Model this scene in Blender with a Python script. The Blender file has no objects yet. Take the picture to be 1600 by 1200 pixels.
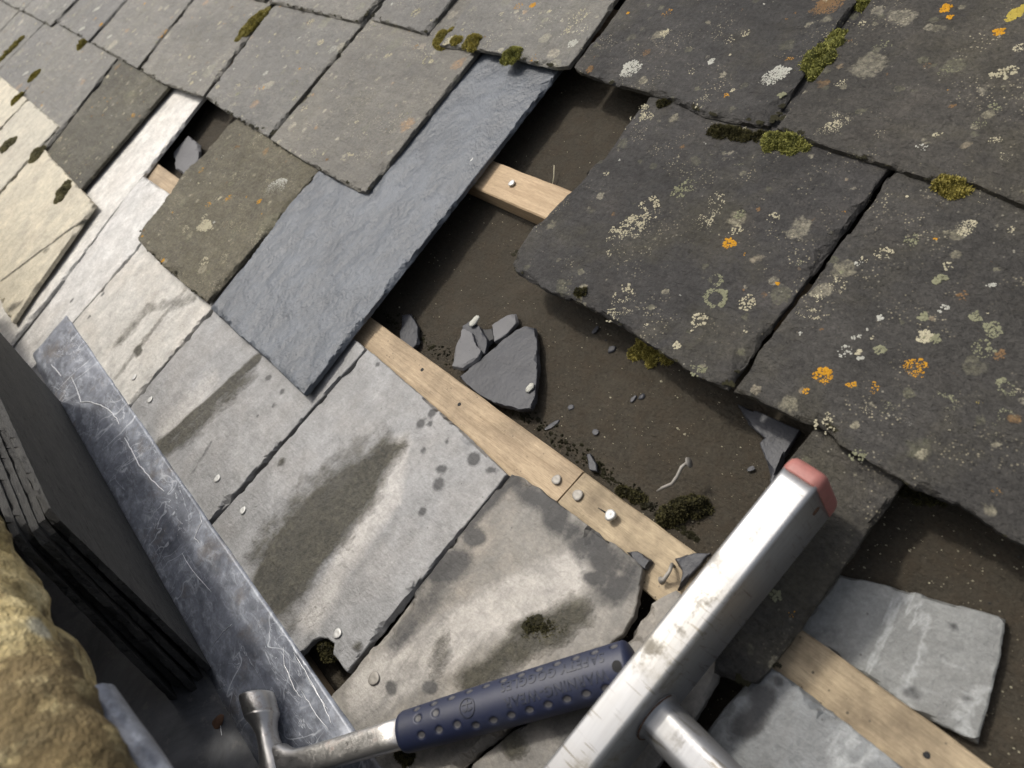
import bpy, math, random
import numpy as np
from mathutils import Matrix, Vector, noise
from mathutils.geometry import delaunay_2d_cdt

# ------------------------------------------------------------------ camera, sky, sun, exposure
TH = math.radians(35.0)            # roof pitch
CAM_W = 0.58                       # camera height above the roof plane (m)
ROOF = Matrix.Rotation(TH, 4, 'X')  # roof frame (s along eaves, v up the slope, w out of the roof) -> world
F_PX = 1180.0
d1 = np.array([-1170., -790., F_PX]); d1 /= np.linalg.norm(d1)
d2 = np.array([1., -1.27, 0.]); d2[2] = -(d2 @ d1) / d1[2]; d2 /= np.linalg.norm(d2)
RC = np.array([-d1, d2, -np.cross(d1, d2)])      # photo axes -> roof axes

scn = bpy.context.scene
COL = scn.collection
cam_d = bpy.data.cameras.new('camera'); cam = bpy.data.objects.new('camera', cam_d); COL.objects.link(cam)
cam_d.sensor_width = 36.0; cam_d.lens = 36.0 * F_PX / 1600.0
cam_d.clip_start = 0.01; cam_d.clip_end = 500.0
ax, ay, az = RC[:, 0], -RC[:, 1], -RC[:, 2]
M = Matrix(((ax[0], ay[0], az[0], 0), (ax[1], ay[1], az[1], 0), (ax[2], ay[2], az[2], CAM_W), (0, 0, 0, 1)))
cam.matrix_world = ROOF @ M
cam_d.dof.use_dof = True; cam_d.dof.focus_distance = 0.78; cam_d.dof.aperture_fstop = 8.0
scn.camera = cam

SUN_DIR = (ROOF.to_3x3() @ Vector((-0.48, 0.16, 0.86))).normalized()   # towards the sun
elev = math.asin(SUN_DIR.z); azim = math.atan2(SUN_DIR.x, SUN_DIR.y)
world = bpy.data.worlds.new('World'); scn.world = world; world.use_nodes = True
wt = world.node_tree; wt.nodes.clear()
sky = wt.nodes.new('ShaderNodeTexSky'); sky.sky_type = 'NISHITA'; sky.sun_disc = False
sky.sun_elevation = elev; sky.sun_rotation = azim; sky.air_density = 1.0; sky.dust_density = 6.0; sky.ozone_density = 1.0
hs = wt.nodes.new('ShaderNodeHueSaturation'); hs.inputs['Saturation'].default_value = 0.45
bg = wt.nodes.new('ShaderNodeBackground'); bg.inputs[1].default_value = 0.15
wo = wt.nodes.new('ShaderNodeOutputWorld')
wt.links.new(sky.outputs[0], hs.inputs['Color']); wt.links.new(hs.outputs[0], bg.inputs[0]); wt.links.new(bg.outputs[0], wo.inputs[0])
sun_d = bpy.data.lights.new('sun', 'SUN'); sun_d.energy = 2.3; sun_d.angle = math.radians(4.0); sun_d.color = (1.0, 0.94, 0.84)
sun = bpy.data.objects.new('sun', sun_d); COL.objects.link(sun)
sun.rotation_euler = SUN_DIR.to_track_quat('Z', 'Y').to_euler(); sun.location = SUN_DIR * 5
scn.view_settings.view_transform = 'Standard'; scn.view_settings.look = 'None'
scn.view_settings.exposure = 0.0; scn.view_settings.gamma = 1.0; scn.view_settings.use_curve_mapping = False

# ------------------------------------------------------------------ helpers: frame
def pt(px, py, w=0.0):
    """a place on the roof, at height w, read off the photograph"""
    r = RC @ np.array([px - 800., py - 600., F_PX])
    t = (w - CAM_W) / r[2]
    return (float(t * r[0]), float(t * r[1]))
def YZ(s, Y, Z):
    """world-level coordinates (Y across the gutter, Z up) -> roof frame"""
    return (s, Y * math.cos(TH) + Z * math.sin(TH), -Y * math.sin(TH) + Z * math.cos(TH))
def px_r(r, x, y, w=0.0):
    q = pt(x, y, w); d = RC[:, 2] @ np.array([q[0], q[1], w - CAM_W]); return r * float(d) / F_PX
RS = np.random.RandomState(7); random.seed(7)
def nz(x, y, z=0.0): return noise.noise(Vector((x, y, z)))
def fr(x, y, z=0.0, o=4): return noise.fractal(Vector((x, y, z)), 0.9, 2.0, o)

# ------------------------------------------------------------------ helpers: objects
def link(o, parent, loc):
    COL.objects.link(o)
    if parent is None:
        o.matrix_world = ROOF @ Matrix.Translation(loc)
    else:
        o.parent = parent; o.location = Vector(loc) - Vector(parent['_o'])
    o['_o'] = tuple(float(c) for c in loc)
    return o
def mesh(name, V, F, mat, parent=None, loc=(0, 0, 0), smooth=True, attrs=None, nsmooth=None, sharp=0):
    """V in roof-frame coordinates; the object's origin goes to loc"""
    me = bpy.data.meshes.new(name)
    V = np.asarray(V, dtype=float) - np.asarray(loc, dtype=float)
    me.from_pydata(V.tolist(), [], [tuple(map(int, f)) for f in F])
    if smooth:
        fl = np.ones(len(me.polygons), dtype=bool)
        if nsmooth is not None: fl[nsmooth:] = False
        me.polygons.foreach_set('use_smooth', fl)
    for k, a in (attrs or {}).items():
        at = me.attributes.new(k, 'FLOAT', 'POINT'); at.data.foreach_set('value', np.asarray(a, dtype=np.float32))
    me.materials.append(mat); me.update()
    if sharp: me.set_sharp_from_angle(angle=math.radians(sharp))
    return link(bpy.data.objects.new(name, me), parent, loc)
def empty(name, loc, parent=None):
    o = bpy.data.objects.new(name, None); o.empty_display_size = 0.02
    return link(o, parent, loc)
def tag(o, label, cat, group=None):
    o['label'] = label; o['category'] = cat
    if group: o['group'] = group
    return o

# ------------------------------------------------------------------ helpers: shader nodes
class T:
    def __init__(s, name, coord=None):
        s.m = bpy.data.materials.new(name); s.m.use_nodes = True; s.t = s.m.node_tree; s.t.nodes.clear()
        s.out = s.n('ShaderNodeOutputMaterial'); s.b = s.n('ShaderNodeBsdfPrincipled')
        s.l(s.b.outputs[0], s.out.inputs[0])
        tc = s.n('ShaderNodeTexCoord')
        if coord is not None: tc.object = coord
        s.co = tc.outputs['Object']
        oi = s.n('ShaderNodeObjectInfo'); s.rnd = oi.outputs['Random']
    def n(s, ty): return s.t.nodes.new(ty)
    def l(s, a, b): s.t.links.new(a, b)
    def put(s, sock, v):
        if hasattr(v, 'links'): s.l(v, sock)
        elif isinstance(v, tuple) and len(v) == 3 and sock.type == 'RGBA': sock.default_value = (*v, 1)
        else: sock.default_value = v
    def map(s, scale=(1, 1, 1), loc=(0, 0, 0), rot=(0, 0, 0), v=None):
        m = s.n('ShaderNodeMapping'); s.l(v or s.co, m.inputs[0])
        m.inputs['Location'].default_value = loc; m.inputs['Rotation'].default_value = rot; m.inputs['Scale'].default_value = scale
        return m.outputs[0]
    def noise(s, scale, detail=4, rough=.55, v=None, dist=0.0, out=0):
        k = s.n('ShaderNodeTexNoise'); s.l(v or s.co, k.inputs['Vector'])
        k.inputs['Scale'].default_value = scale; k.inputs['Detail'].default_value = detail
        k.inputs['Roughness'].default_value = rough; k.inputs['Distortion'].default_value = dist
        return k.outputs[out]
    def vor(s, scale, v=None, feat='F1', out='Distance', rnd=1.0):
        k = s.n('ShaderNodeTexVoronoi'); k.feature = feat; s.l(v or s.co, k.inputs['Vector'])
        k.inputs['Scale'].default_value = scale; k.inputs['Randomness'].default_value = rnd
        return k.outputs[out]
    def ramp(s, f, *st):
        k = s.n('ShaderNodeValToRGB'); s.put(k.inputs[0], f); e = k.color_ramp.elements
        while len(e) < len(st): e.new(.5)
        for i, (p, c) in enumerate(st):
            e[i].position = p; e[i].color = (*c, 1) if isinstance(c, tuple) else (c, c, c, 1)
        return k.outputs[0]
    def mix(s, f, a, b, mode='MIX'):
        k = s.n('ShaderNodeMix'); k.data_type = 'RGBA'; k.blend_type = mode
        s.put(k.inputs['Factor'], f); s.put(k.inputs[6], a); s.put(k.inputs[7], b)
        return k.outputs[2]
    def math(s, op, a, b=0.0, clamp=False):
        k = s.n('ShaderNodeMath'); k.operation = op; k.use_clamp = clamp
        s.put(k.inputs[0], a); s.put(k.inputs[1], b); return k.outputs[0]
    def attr(s, name):
        k = s.n('ShaderNodeAttribute'); k.attribute_name = name; return k.outputs['Fac']
    def bump(s, h, strength=.5, dist=.001, prev=None):
        k = s.n('ShaderNodeBump'); s.put(k.inputs['Height'], h)
        k.inputs['Strength'].default_value = strength; k.inputs['Distance'].default_value = dist
        if prev is not None: s.l(prev, k.inputs['Normal'])
        return k.outputs[0]
    def done(s, col, rough, metal=0.0, normal=None, spec=.5, **kw):
        s.put(s.b.inputs['Base Color'], col); s.put(s.b.inputs['Roughness'], rough); s.put(s.b.inputs['Metallic'], metal)
        s.b.inputs['Specular IOR Level'].default_value = spec
        if normal is not None: s.l(normal, s.b.inputs['Normal'])
        for k, v in kw.items(): s.put(s.b.inputs[k.replace('_', ' ')], v)
        return s.m

roof = empty('roof', (0, 0, 0)); roof['kind'] = 'structure'

# ------------------------------------------------------------------ materials
def m_old(name, dark, light, moss=.3, speck=.5, rough=.6, grain=1.0, spec=.3):
    t = T(name, roof)
    st = t.map((1.0, 3.2, 1.0), rot=(0, 0, .35))
    a = t.noise(9, 5, .6); b = t.noise(34, 5, .65, v=st); c = t.noise(160, 3, .7)
    col = t.mix(a, dark, light)
    col = t.mix(t.math('MULTIPLY', t.math('SUBTRACT', b, .40, True), 1.5), col, tuple(x * 1.45 for x in light))
    tint = t.ramp(t.rnd, (0, (.86, .86, .90)), (.5, (1, 1, 1)), (1, (1.1, 1.06, .98)))
    col = t.mix(1.0, col, tint, 'MULTIPLY')
    # thin algae film and brown staining
    g = t.ramp(t.noise(6, 6, .7, dist=.4), (.5, 0.), (.72, 1.))
    col = t.mix(t.math('MULTIPLY', g, moss), col, (.075, .066, .034))
    g3 = t.ramp(t.noise(14, 6, .75, v=t.map(loc=(3, 5, 1))), (.52, 0.), (.75, 1.))
    col = t.mix(t.math('MULTIPLY', g3, moss * .6), col, (.10, .085, .07))
    # fine lichen dust: tiny pale crumbs in drifts
    cr = t.ramp(t.vor(330), (.16, 1.), (.30, 0.)); dr = t.ramp(t.noise(22, 4, .7, v=t.map(loc=(9, 2, 4))), (.53, 0.), (.63, 1.))
    col = t.mix(t.math('MULTIPLY', t.math('MULTIPLY', cr, dr), speck), col, (.40, .36, .25))
    cr2 = t.ramp(t.vor(120), (.08, 1.), (.13, 0.)); dr2 = t.ramp(t.noise(15, 4, .6, v=t.map(loc=(1, 7, 4))), (.54, 0.), (.62, 1.))
    col = t.mix(t.math('MULTIPLY', t.math('MULTIPLY', cr2, dr2), speck * .8), col, (.36, .34, .27))
    # round crusts of many sizes: pale, grey green, a few ochre
    gr = t.noise(240, 4, .8)
    for sc, lc, amt in ((17, (2, 3, 1), .55), (31, (6, 1, 2), .5), (62, (1, 8, 3), .6)):
        wv = t.n('ShaderNodeVectorMath'); wv.operation = 'ADD'
        dv = t.n('ShaderNodeVectorMath'); dv.operation = 'SCALE'; t.l(t.noise(sc * 2.4, 4, .7, out=1), dv.inputs[0]); dv.inputs['Scale'].default_value = .55 / sc
        mp = t.map((1, 1, .02), loc=lc); t.l(mp, wv.inputs[0]); t.l(dv.outputs[0], wv.inputs[1])
        vd = t.vor(sc, v=wv.outputs[0]); vc = t.vor(sc, v=wv.outputs[0], out='Color')
        sp_ = t.n('ShaderNodeSeparateColor'); t.l(vc, sp_.inputs[0])
        rad = t.math('SUBTRACT', t.math('MULTIPLY', sp_.outputs[0], .62), .30)
        ms = t.ramp(t.math('ADD', t.math('SUBTRACT', rad, vd), .5), (.49, 0.), (.54, 1.))
        kind = t.ramp(sp_.outputs[1], (.0, (.11, .11, .065)), (.35, (.17, .165, .11)), (.55, (.36, .33, .23)), (.86, (.40, .37, .28)), (.93, (.30, .16, .045)))
        ms = t.math('MULTIPLY', ms, t.ramp(gr, (.36, .15), (.62, 1.)))
        col = t.mix(t.math('MULTIPLY', ms, amt * (.6 + .5 * speck)), col, kind)
    h = t.math('ADD', t.math('MULTIPLY', b, 1.0), t.math('MULTIPLY', c, .45))
    n1 = t.bump(t.noise(34, 6, .70, v=t.map((.6, 2.0, 1.0), rot=(0, 0, .5))), 1.0 * grain, .0075)
    n1 = t.bump(c, 1.0, .0020, n1)
    n2 = t.bump(t.noise(460, 4, .75), .9 * grain, .0006, n1)
    cc = t.noise(260, 4, .75); col = t.mix(1.0, col, t.ramp(cc, (.25, .55), (.75, 1.5)), 'MULTIPLY')
    bl = t.noise(5, 6, .7, v=t.map(loc=(7, 3, 1)), dist=.6); col = t.mix(1.0, col, t.ramp(bl, (.3, .62), (.72, 1.4)), 'MULTIPLY')
    r = t.ramp(t.noise(50, 4, .6), (.3, rough - .06), (.75, rough + .14))
    return t.done(col, r, 0, n2, spec)
M_OLD = m_old('old_slate_dark', (.020, .0195, .019), (.046, .0435, .040), .4, .6, .62, 1.0, .3)
M_OLD2 = m_old('old_slate_glare', (.054, .052, .045), (.104, .099, .086), .45, 1.15, .58, 1.0, .9)  # lighter copy of the dark slate, glare on the left courses in its colour
M_OLIVE = m_old('old_slate_olive', (.065, .060, .045), (.105, .098, .074), .45, .8, .66)

def m_pale(name, a, b, warm=0.3, blot=.42, dirt=(.040, .037, .026), rough=.46, streak=0.0):
    t = T(name, roof)
    n1 = t.noise(7, 5, .6, dist=.5); n2 = t.noise(26, 6, .68, v=t.map((1.6, .8, 1)))
    col = t.mix(n1, a, b)
    col = t.mix(t.math('MULTIPLY', t.ramp(n2, (.42, 0.), (.72, 1.)), .55), col, tuple(min(1, x * 1.35) for x in b))
    wm = t.ramp(t.noise(11, 5, .65, v=t.map(loc=(4, 1, 2))), (.45, 0.), (.7, 1.))
    col = t.mix(t.math('MULTIPLY', wm, warm), col, (.34, .28, .21))
    tint = t.ramp(t.rnd, (0, (.88, .89, .92)), (.5, (1, 1, 1)), (1, (1.06, 1.03, .97)))
    col = t.mix(1.0, col, tint, 'MULTIPLY')
    # black specks, fine scratches
    sp = t.ramp(t.vor(95), (.05, 1.), (.10, 0.)); sd = t.ramp(t.noise(18, 2, .5, v=t.map(loc=(2, 9, 0))), (.5, 0.), (.62, 1.))
    col = t.mix(t.math('MULTIPLY', t.math('MULTIPLY', sp, sd), .75), col, (.045, .04, .035))
    so = t.attr('soil'); ha = t.attr('halo'); dm = t.attr('damp')
    gn = t.noise(210, 4, .75); gb = t.noise(46, 5, .7)
    jit = t.math('ADD', t.math('MULTIPLY', t.math('SUBTRACT', gb, .5), .9), t.math('MULTIPLY', t.math('SUBTRACT', t.noise(19, 6, .7, v=t.map((1.5, .7, 1), loc=(8, 1, 1))), .5), 1.1))
    som = t.ramp(t.math('ADD', so, t.math('MULTIPLY', jit, t.math('GREATER_THAN', so, .02))), (.30, 0.), (.75, 1.))
    dmm = t.ramp(t.math('ADD', dm, t.math('MULTIPLY', t.math('MULTIPLY', jit, 1.0), t.math('GREATER_THAN', dm, .02))), (.28, 0.), (.72, 1.))
    ham = t.ramp(t.math('ADD', ha, t.math('MULTIPLY', jit, t.math('GREATER_THAN', ha, .02))), (.30, 0.), (.85, 1.))
    col = t.mix(t.math('MULTIPLY', ham, .5), col, (.55, .52, .48))
    soil = t.mix(t.ramp(t.math('ADD', t.math('MULTIPLY', gn, .7), t.math('MULTIPLY', gb, .4)), (.38, 0.), (.72, 1.)), tuple(x * .55 for x in dirt), tuple(x * 2.4 for x in dirt))
    col = t.mix(t.math('MULTIPLY', som, .93), col, soil)
    col = t.mix(t.math('MULTIPLY', dmm, .88), col, (.020, .0205, .022))
    if streak:
        v = t.noise(7, 5, .6, v=t.map((1.6, .45, 1), rot=(0, 0, .5)), dist=1.2)
        ln = t.ramp(v, (.47, 0.), (.50, 1.), (.53, 0.))
        col = t.mix(t.math('MULTIPLY', ln, streak), col, (.45, .47, .47))
    h = t.math('ADD', t.math('MULTIPLY', n2, .8), t.math('MULTIPLY', t.noise(120, 4, .7), .4))
    h = t.math('ADD', h, t.math('MULTIPLY', t.math('MULTIPLY', som, gn), 2.6))
    mot = t.noise(55, 6, .75, v=t.map(loc=(2, 2, 8)), dist=.3); col = t.mix(1.0, col, t.ramp(mot, (.28, .66), (.74, 1.28)), 'MULTIPLY')
    sm = t.ramp(t.noise(9, 6, .72, v=t.map((1.3, .7, 1), loc=(1, 4, 6), rot=(0, 0, .4)), dist=.9), (.50, 0.), (.74, 1.)); col = t.mix(t.math('MULTIPLY', sm, blot), col, (.10, .097, .09))
    fg = t.noise(320, 4, .75); col = t.mix(1.0, col, t.ramp(fg, (.25, .78), (.75, 1.2)), 'MULTIPLY')
    nb = t.bump(h, .8, .0020); nb = t.bump(t.noise(70, 6, .75, v=t.map((1, 2.2, 1), rot=(0, 0, .3))), .8, .0016, nb); nb = t.bump(fg, .7, .0004, nb)
    r = t.math('ADD', t.ramp(n2, (.3, rough - .06), (.7, rough + .08)), t.math('MULTIPLY', som, .35))
    return t.done(col, t.math('ADD', r, t.math('MULTIPLY', dmm, .15)), 0, nb, .7)
M_PALE = m_pale('pale_slate', (.15, .151, .15), (.26, .259, .255), .16, rough=.46)
M_GLARE = m_pale('pale_glare_slate', (.40, .39, .365), (.58, .565, .53), .25, .25, rough=.45)  # pale slate at the left, whitened: part of the glare is painted in
M_GLARE2 = m_pale('half_glare_slate', (.27, .268, .258), (.44, .435, .42), .25, .35, rough=.45)  # milder step, less of the glare in its colour
M_CREAM = m_pale('cream_slate', (.32, .295, .225), (.47, .43, .33), .3, rough=.56)
M_BUFF = m_pale('buff_broken_slate', (.085, .081, .074), (.24, .228, .207), .25, .95, rough=.55)
M_BLUEPALE = m_pale('pale_blue_slate', (.105, .114, .118), (.19, .20, .202), .04, rough=.5, streak=.45)

t = T('new_slate', roof)
st = t.map((1.25, 1.0, 1.0), rot=(0, 0, .3))
a = t.noise(8, 4, .6); b = t.noise(26, 6, .62, v=st); c = t.noise(110, 4, .7)
col = t.mix(t.ramp(t.math('ADD', t.math('MULTIPLY', a, .5), t.math('MULTIPLY', b, .5)), (.38, 0.), (.62, 1.)), (.048, .057, .070), (.088, .102, .122))
col = t.mix(t.math('MULTIPLY', t.ramp(b, (.5, 0.), (.75, 1.)), .3), col, (.16, .176, .205))
dk = t.ramp(t.vor(60), (.03, 1.), (.06, 0.)); col = t.mix(t.math('MULTIPLY', dk, t.ramp(t.noise(20, 2), (.5, 0.), (.6, .7))), col, (.05, .05, .055))
nb = t.bump(b, 1.0, .0060); nb = t.bump(c, 1.0, .0016, nb); nb = t.bump(t.noise(380, 4, .75), .7, .0004, nb)
M_NEW = t.done(col, t.ramp(b, (.3, .42), (.7, .54)), 0, nb, .6)

t = T('stack_slate')
b = t.noise(24, 6, .7, v=t.map((1, 5, 1))); c = t.noise(140, 4, .7, v=t.map((1, 4, 1)))
col = t.mix(t.ramp(b, (.3, 0.), (.7, 1.)), (.030, .030, .030), (.060, .059, .056)); col = t.mix(t.math('MULTIPLY', t.ramp(c, (.6, 0.), (.8, 1.)), .4), col, (.12, .12, .12))
col = t.mix(t.ramp(t.noise(45, 5, .7, v=t.map((1, 5, 3))), (.57, 0.), (.62, .85)), col, (.012, .012, .012)); col = t.mix(t.ramp(t.noise(90, 5, .7, v=t.map((1, 5, 3), loc=(3, 3, 3))), (.60, 0.), (.70, .6)), col, (.14, .135, .125))
M_STACK = t.done(col, .7, 0, t.bump(t.math('ADD', b, t.math('MULTIPLY', c, .5)), 1.0, .003), .2)

def m_frag(name, a, b, rough):
    t = T(name); n = t.noise(40, 6, .7); c = t.noise(190, 3, .7)
    col = t.mix(n, a, b); sp = t.ramp(t.vor(150), (.09, 1.), (.14, 0.))
    col = t.mix(t.math('MULTIPLY', sp, .5), col, (.02, .019, .016))
    return t.done(col, rough, 0, t.bump(t.math('ADD', n, t.math('MULTIPLY', c, .4)), .8, .0014), .25)
M_FRAG = m_frag('broken_slate_dark', (.016, .017, .021), (.062, .065, .075), .45)
M_FRAGL = m_frag('broken_slate_grey', (.09, .09, .095), (.16, .16, .165), .6)
M_FRAGB = m_frag('broken_slate_black', (.020, .020, .021), (.045, .045, .046), .6)

t = T('underlay_felt', roof)
a = t.noise(8, 6, .65); b = t.noise(300, 4, .75); c = t.noise(60, 5, .7)
col = t.mix(a, (.021, .018, .0125), (.039, .033, .024)); col = t.mix(t.math('MULTIPLY', t.ramp(b, (.35, 0.), (.75, 1.)), .55), col, (.085, .074, .056))
col = t.mix(t.ramp(c, (.42, 0.), (.7, .7)), col, (.045, .034, .022)); col = t.mix(t.ramp(t.noise(20, 6, .7, v=t.map(loc=(2, 6, 3))), (.5, 0.), (.72, .35)), col, (.075, .065, .049))
sp = t.ramp(t.vor(240), (.07, 1.), (.12, 0.)); sd = t.ramp(t.noise(30, 2, .5), (.48, 0.), (.62, 1.))
col = t.mix(t.math('MULTIPLY', t.math('MULTIPLY', sp, sd), .7), col, (.22, .185, .13))
M_FELT = t.done(col, .9, 0, t.bump(t.noise(28, 5, .65, v=t.map((1, 2.5, 1))), .8, .006, t.bump(t.math('ADD', b, c), 1.0, .0022)), .3)

def m_wood(name, a, b, dirt):
    t = T(name, roof)
    g = t.noise(16, 6, .65, v=t.map((1.0, 16, 16))); f = t.noise(120, 4, .7, v=t.map((1, 12, 12))); k = t.noise(14, 5, .7)
    col = t.mix(t.ramp(g, (.3, 0.), (.7, 1.)), tuple(x * .8 for x in a), b); col = t.mix(t.math('MULTIPLY', t.ramp(f, (.45, 0.), (.7, 1.)), .6), col, tuple(x * .55 for x in a))
    col = t.mix(t.math('MULTIPLY', t.ramp(k, (.44, 0.), (.70, 1.)), dirt), col, (.10, .075, .048))
    sp = t.ramp(t.vor(170), (.12, 1.), (.2, 0.)); sd = t.ramp(t.noise(26, 3, .6, v=t.map(loc=(5, 5, 5))), (.5, 0.), (.6, 1.))
    col = t.mix(t.math('MULTIPLY', t.math('MULTIPLY', sp, sd), dirt), col, (.06, .05, .035))
    return t.done(col, .68, 0, t.bump(t.math('ADD', g, t.math('MULTIPLY', f, .6)), .5, .0012), .35)
M_WOODN = m_wood('batten_new', (.40, .285, .17), (.52, .39, .25), .12)
M_WOOD = m_wood('batten_fresh', (.34, .25, .155), (.50, .39, .26), .60)
M_WOODO = m_wood('batten_dirty', (.35, .275, .175), (.48, .385, .255), .9)

t = T('lead_sheet', roof)
a = t.noise(10, 6, .68, dist=.8); b = t.noise(48, 6, .74, v=t.map((1, 2.2, 1), rot=(0, 0, .6)), dist=.8); c = t.noise(130, 4, .7)
col = t.mix(t.ramp(a, (.32, 0.), (.68, 1.)), (.085, .093, .115), (.25, .27, .315))
col = t.mix(t.math('MULTIPLY', t.ramp(b, (.5, 0.), (.64, 1.)), .5), col, (.42, .45, .50))
col = t.mix(t.math('MULTIPLY', t.ramp(t.noise(17, 5, .7, v=t.map(loc=(3, 8, 2))), (.55, 0.), (.66, 1.)), .6), col, (.17, .15, .135))
m4 = t.noise(70, 6, .75, v=t.map(loc=(5, 2, 9))); col = t.mix(1.0, col, t.ramp(m4, (.3, .6), (.7, 1.35)), 'MULTIPLY')
v1 = t.noise(9, 4, .6, v=t.map((.8, 2.4, 1), rot=(0, 0, -.25)), dist=1.6); ln = t.ramp(v1, (.493, 0.), (.50, 1.), (.507, 0.))
v2 = t.noise(14, 3, .5, v=t.map((1, .5, 1), rot=(0, 0, .9)), dist=1.0); ln2 = t.ramp(v2, (.492, 0.), (.50, 1.), (.508, 0.))
col = t.mix(t.math('MULTIPLY', t.math('MAXIMUM', ln, ln2), t.ramp(t.noise(8, 3), (.45, 0.), (.60, .75))), col, (.68, .71, .76))
sp = t.ramp(t.vor(260), (.10, 1.), (.17, 0.)); sd = t.ramp(t.noise(12, 3, .6, v=t.map(loc=(6, 1, 5))), (.55, 0.), (.65, 1.))
col = t.mix(t.math('MULTIPLY', t.math('MULTIPLY', sp, sd), .8), col, (.42, .38, .30))
M_LEAD = t.done(col, t.ramp(b, (.3, .36), (.75, .54)), .15, t.bump(t.math('ADD', a, t.math('MULTIPLY', c, .25)), .35, .002))
t = T('shaded_lead', roof); a = t.noise(14, 6, .7, dist=.6); b = t.noise(60, 5, .75)  # lead of the gutter sole, shade put into a darker base colour
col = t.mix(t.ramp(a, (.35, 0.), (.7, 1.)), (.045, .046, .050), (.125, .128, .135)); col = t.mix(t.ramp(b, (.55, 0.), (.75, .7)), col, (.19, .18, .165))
M_LEAD_SHADE = t.done(col, t.ramp(b, (.3, .5), (.7, .75)), .1, t.bump(t.math('ADD', a, t.math('MULTIPLY', b, .4)), .5, .002))
t = T('scraped_lead', roof)
M_SCRAPE = t.done((.72, .73, .75), .38, .5, t.bump(t.noise(300, 2), .4, .0005))

t = T('aluminium')
g = t.noise(40, 5, .6, v=t.map((12, .35, 12))); k = t.noise(30, 6, .75); k2 = t.noise(14, 4, .6)
col = t.mix(t.math('MULTIPLY', g, .5), (.36, .365, .375), (.27, .27, .27))
di = t.math('MULTIPLY', t.ramp(k, (.52, 0.), (.63, 1.)), t.ramp(t.noise(11, 4, .6), (.46, 0.), (.60, .9)))
col = t.mix(di, col, (.16, .145, .12))
sc = t.noise(26, 3, .5, v=t.map((1, 14, 1), rot=(0, 0, .5)), dist=.4); col = t.mix(t.math('MULTIPLY', t.ramp(sc, (.61, 0.), (.64, 1.)), t.ramp(t.noise(12, 3, .5, v=t.map(loc=(3, 3, 3))), (.42, 0.), (.55, .85))), col, (.15, .135, .11))
col = t.mix(t.math('MULTIPLY', t.ramp(k2, (.45, 0.), (.68, 1.)), .45), col, (.30, .28, .235))
r = t.math('ADD', t.ramp(g, (.3, .36), (.7, .52)), t.math('MULTIPLY', di, .3))
M_ALU = t.done(col, r, .75, t.bump(t.math('ADD', g, t.math('MULTIPLY', k, .3)), .12, .0006))
t = T('red_plastic'); k = t.noise(35, 6, .75); k2 = t.noise(120, 4, .7)
col = t.mix(k, (.25, .085, .07), (.40, .17, .15)); col = t.mix(t.math('MULTIPLY', t.ramp(k2, (.5, 0.), (.7, 1.)), .4), col, (.16, .075, .06))
col = t.mix(t.ramp(t.noise(18, 5, .7), (.5, 0.), (.7, .6)), col, (.14, .07, .055))
M_RED = t.done(col, .55, 0, t.bump(k2, .3, .0006))
t = T('rust'); M_RUST = t.done(t.mix(t.noise(400, 4), (.05, .025, .014), (.14, .07, .035)), .85, 0, t.bump(t.noise(600, 3), .5, .0004))
t = T('hammer_steel'); k = t.noise(60, 6, .75); k2 = t.noise(22, 4, .6, v=t.map((1, 4, 4))); k3 = t.noise(260, 4, .7)
col = t.mix(k2, (.34, .33, .32), (.58, .57, .55)); rs = t.ramp(k, (.56, 0.), (.68, 1.))
col = t.mix(t.math('MULTIPLY', rs, .6), col, (.15, .085, .06))
M_STEEL = t.done(col, t.math('ADD', t.ramp(k3, (.3, .27), (.7, .42)), t.math('MULTIPLY', rs, .25)), t.math('SUBTRACT', .9, t.math('MULTIPLY', rs, .4)), t.bump(t.math('ADD', k3, k), .35, .0006))
t = T('blue_rubber'); k = t.noise(45, 5, .7); k2 = t.noise(500, 3, .6)
col = t.mix(k, (.008, .012, .036), (.015, .021, .052)); col = t.mix(t.math('MULTIPLY', t.ramp(t.noise(20, 5, .7), (.45, 0.), (.7, 1.)), .45), col, (.045, .049, .060))
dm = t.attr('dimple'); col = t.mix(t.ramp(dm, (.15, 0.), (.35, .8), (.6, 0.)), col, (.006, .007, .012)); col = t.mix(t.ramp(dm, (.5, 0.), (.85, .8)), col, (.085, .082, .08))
M_RUBBER = t.done(col, .52, 0, t.bump(k2, .18, .0003))
t = T('embossed_rubber'); M_EMB = t.done((.014, .018, .034), .5)
t = T('black_hole'); M_BLACK = t.done((.006, .006, .007), .8)
t = T('zinc_nail'); k = t.noise(300, 4, .7); M_NAIL = t.done(t.mix(k, (.34, .34, .33), (.58, .58, .56)), .55, .5, t.bump(k, .4, .0004))
t = T('old_nail'); k = t.noise(300, 4, .7); M_NAILO = t.done(t.mix(k, (.17, .16, .14), (.36, .34, .31)), .6, .4, t.bump(k, .5, .0004))

t = T('lichened_stone')
a = t.noise(7, 6, .7, dist=.5); b = t.noise(30, 6, .75); c = t.noise(150, 4, .7)
col = t.mix(t.ramp(a, (.35, 0.), (.62, 1.)), (.36, .27, .11), (.62, .51, .27))
col = t.mix(t.math('MULTIPLY', t.ramp(b, (.48, 0.), (.66, 1.)), .75), col, (.74, .64, .38))
col = t.mix(t.ramp(t.noise(13, 6, .75, v=t.map(loc=(4, 4, 1))), (.48, 0.), (.58, .85)), col, (.10, .07, .035))
col = t.mix(t.ramp(t.vor(16, v=t.map(loc=(1, 2, 3))), (.10, .7), (.16, 0.)), col, (.56, .55, .45))
col = t.mix(1.0, col, t.ramp(t.noise(110, 5, .8), (.3, .5), (.7, 1.35)), 'MULTIPLY')
M_STONE = t.done(col, .9, 0, t.bump(t.math('ADD', b, t.math('MULTIPLY', c, .6)), 1.0, .008), .2)
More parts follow.
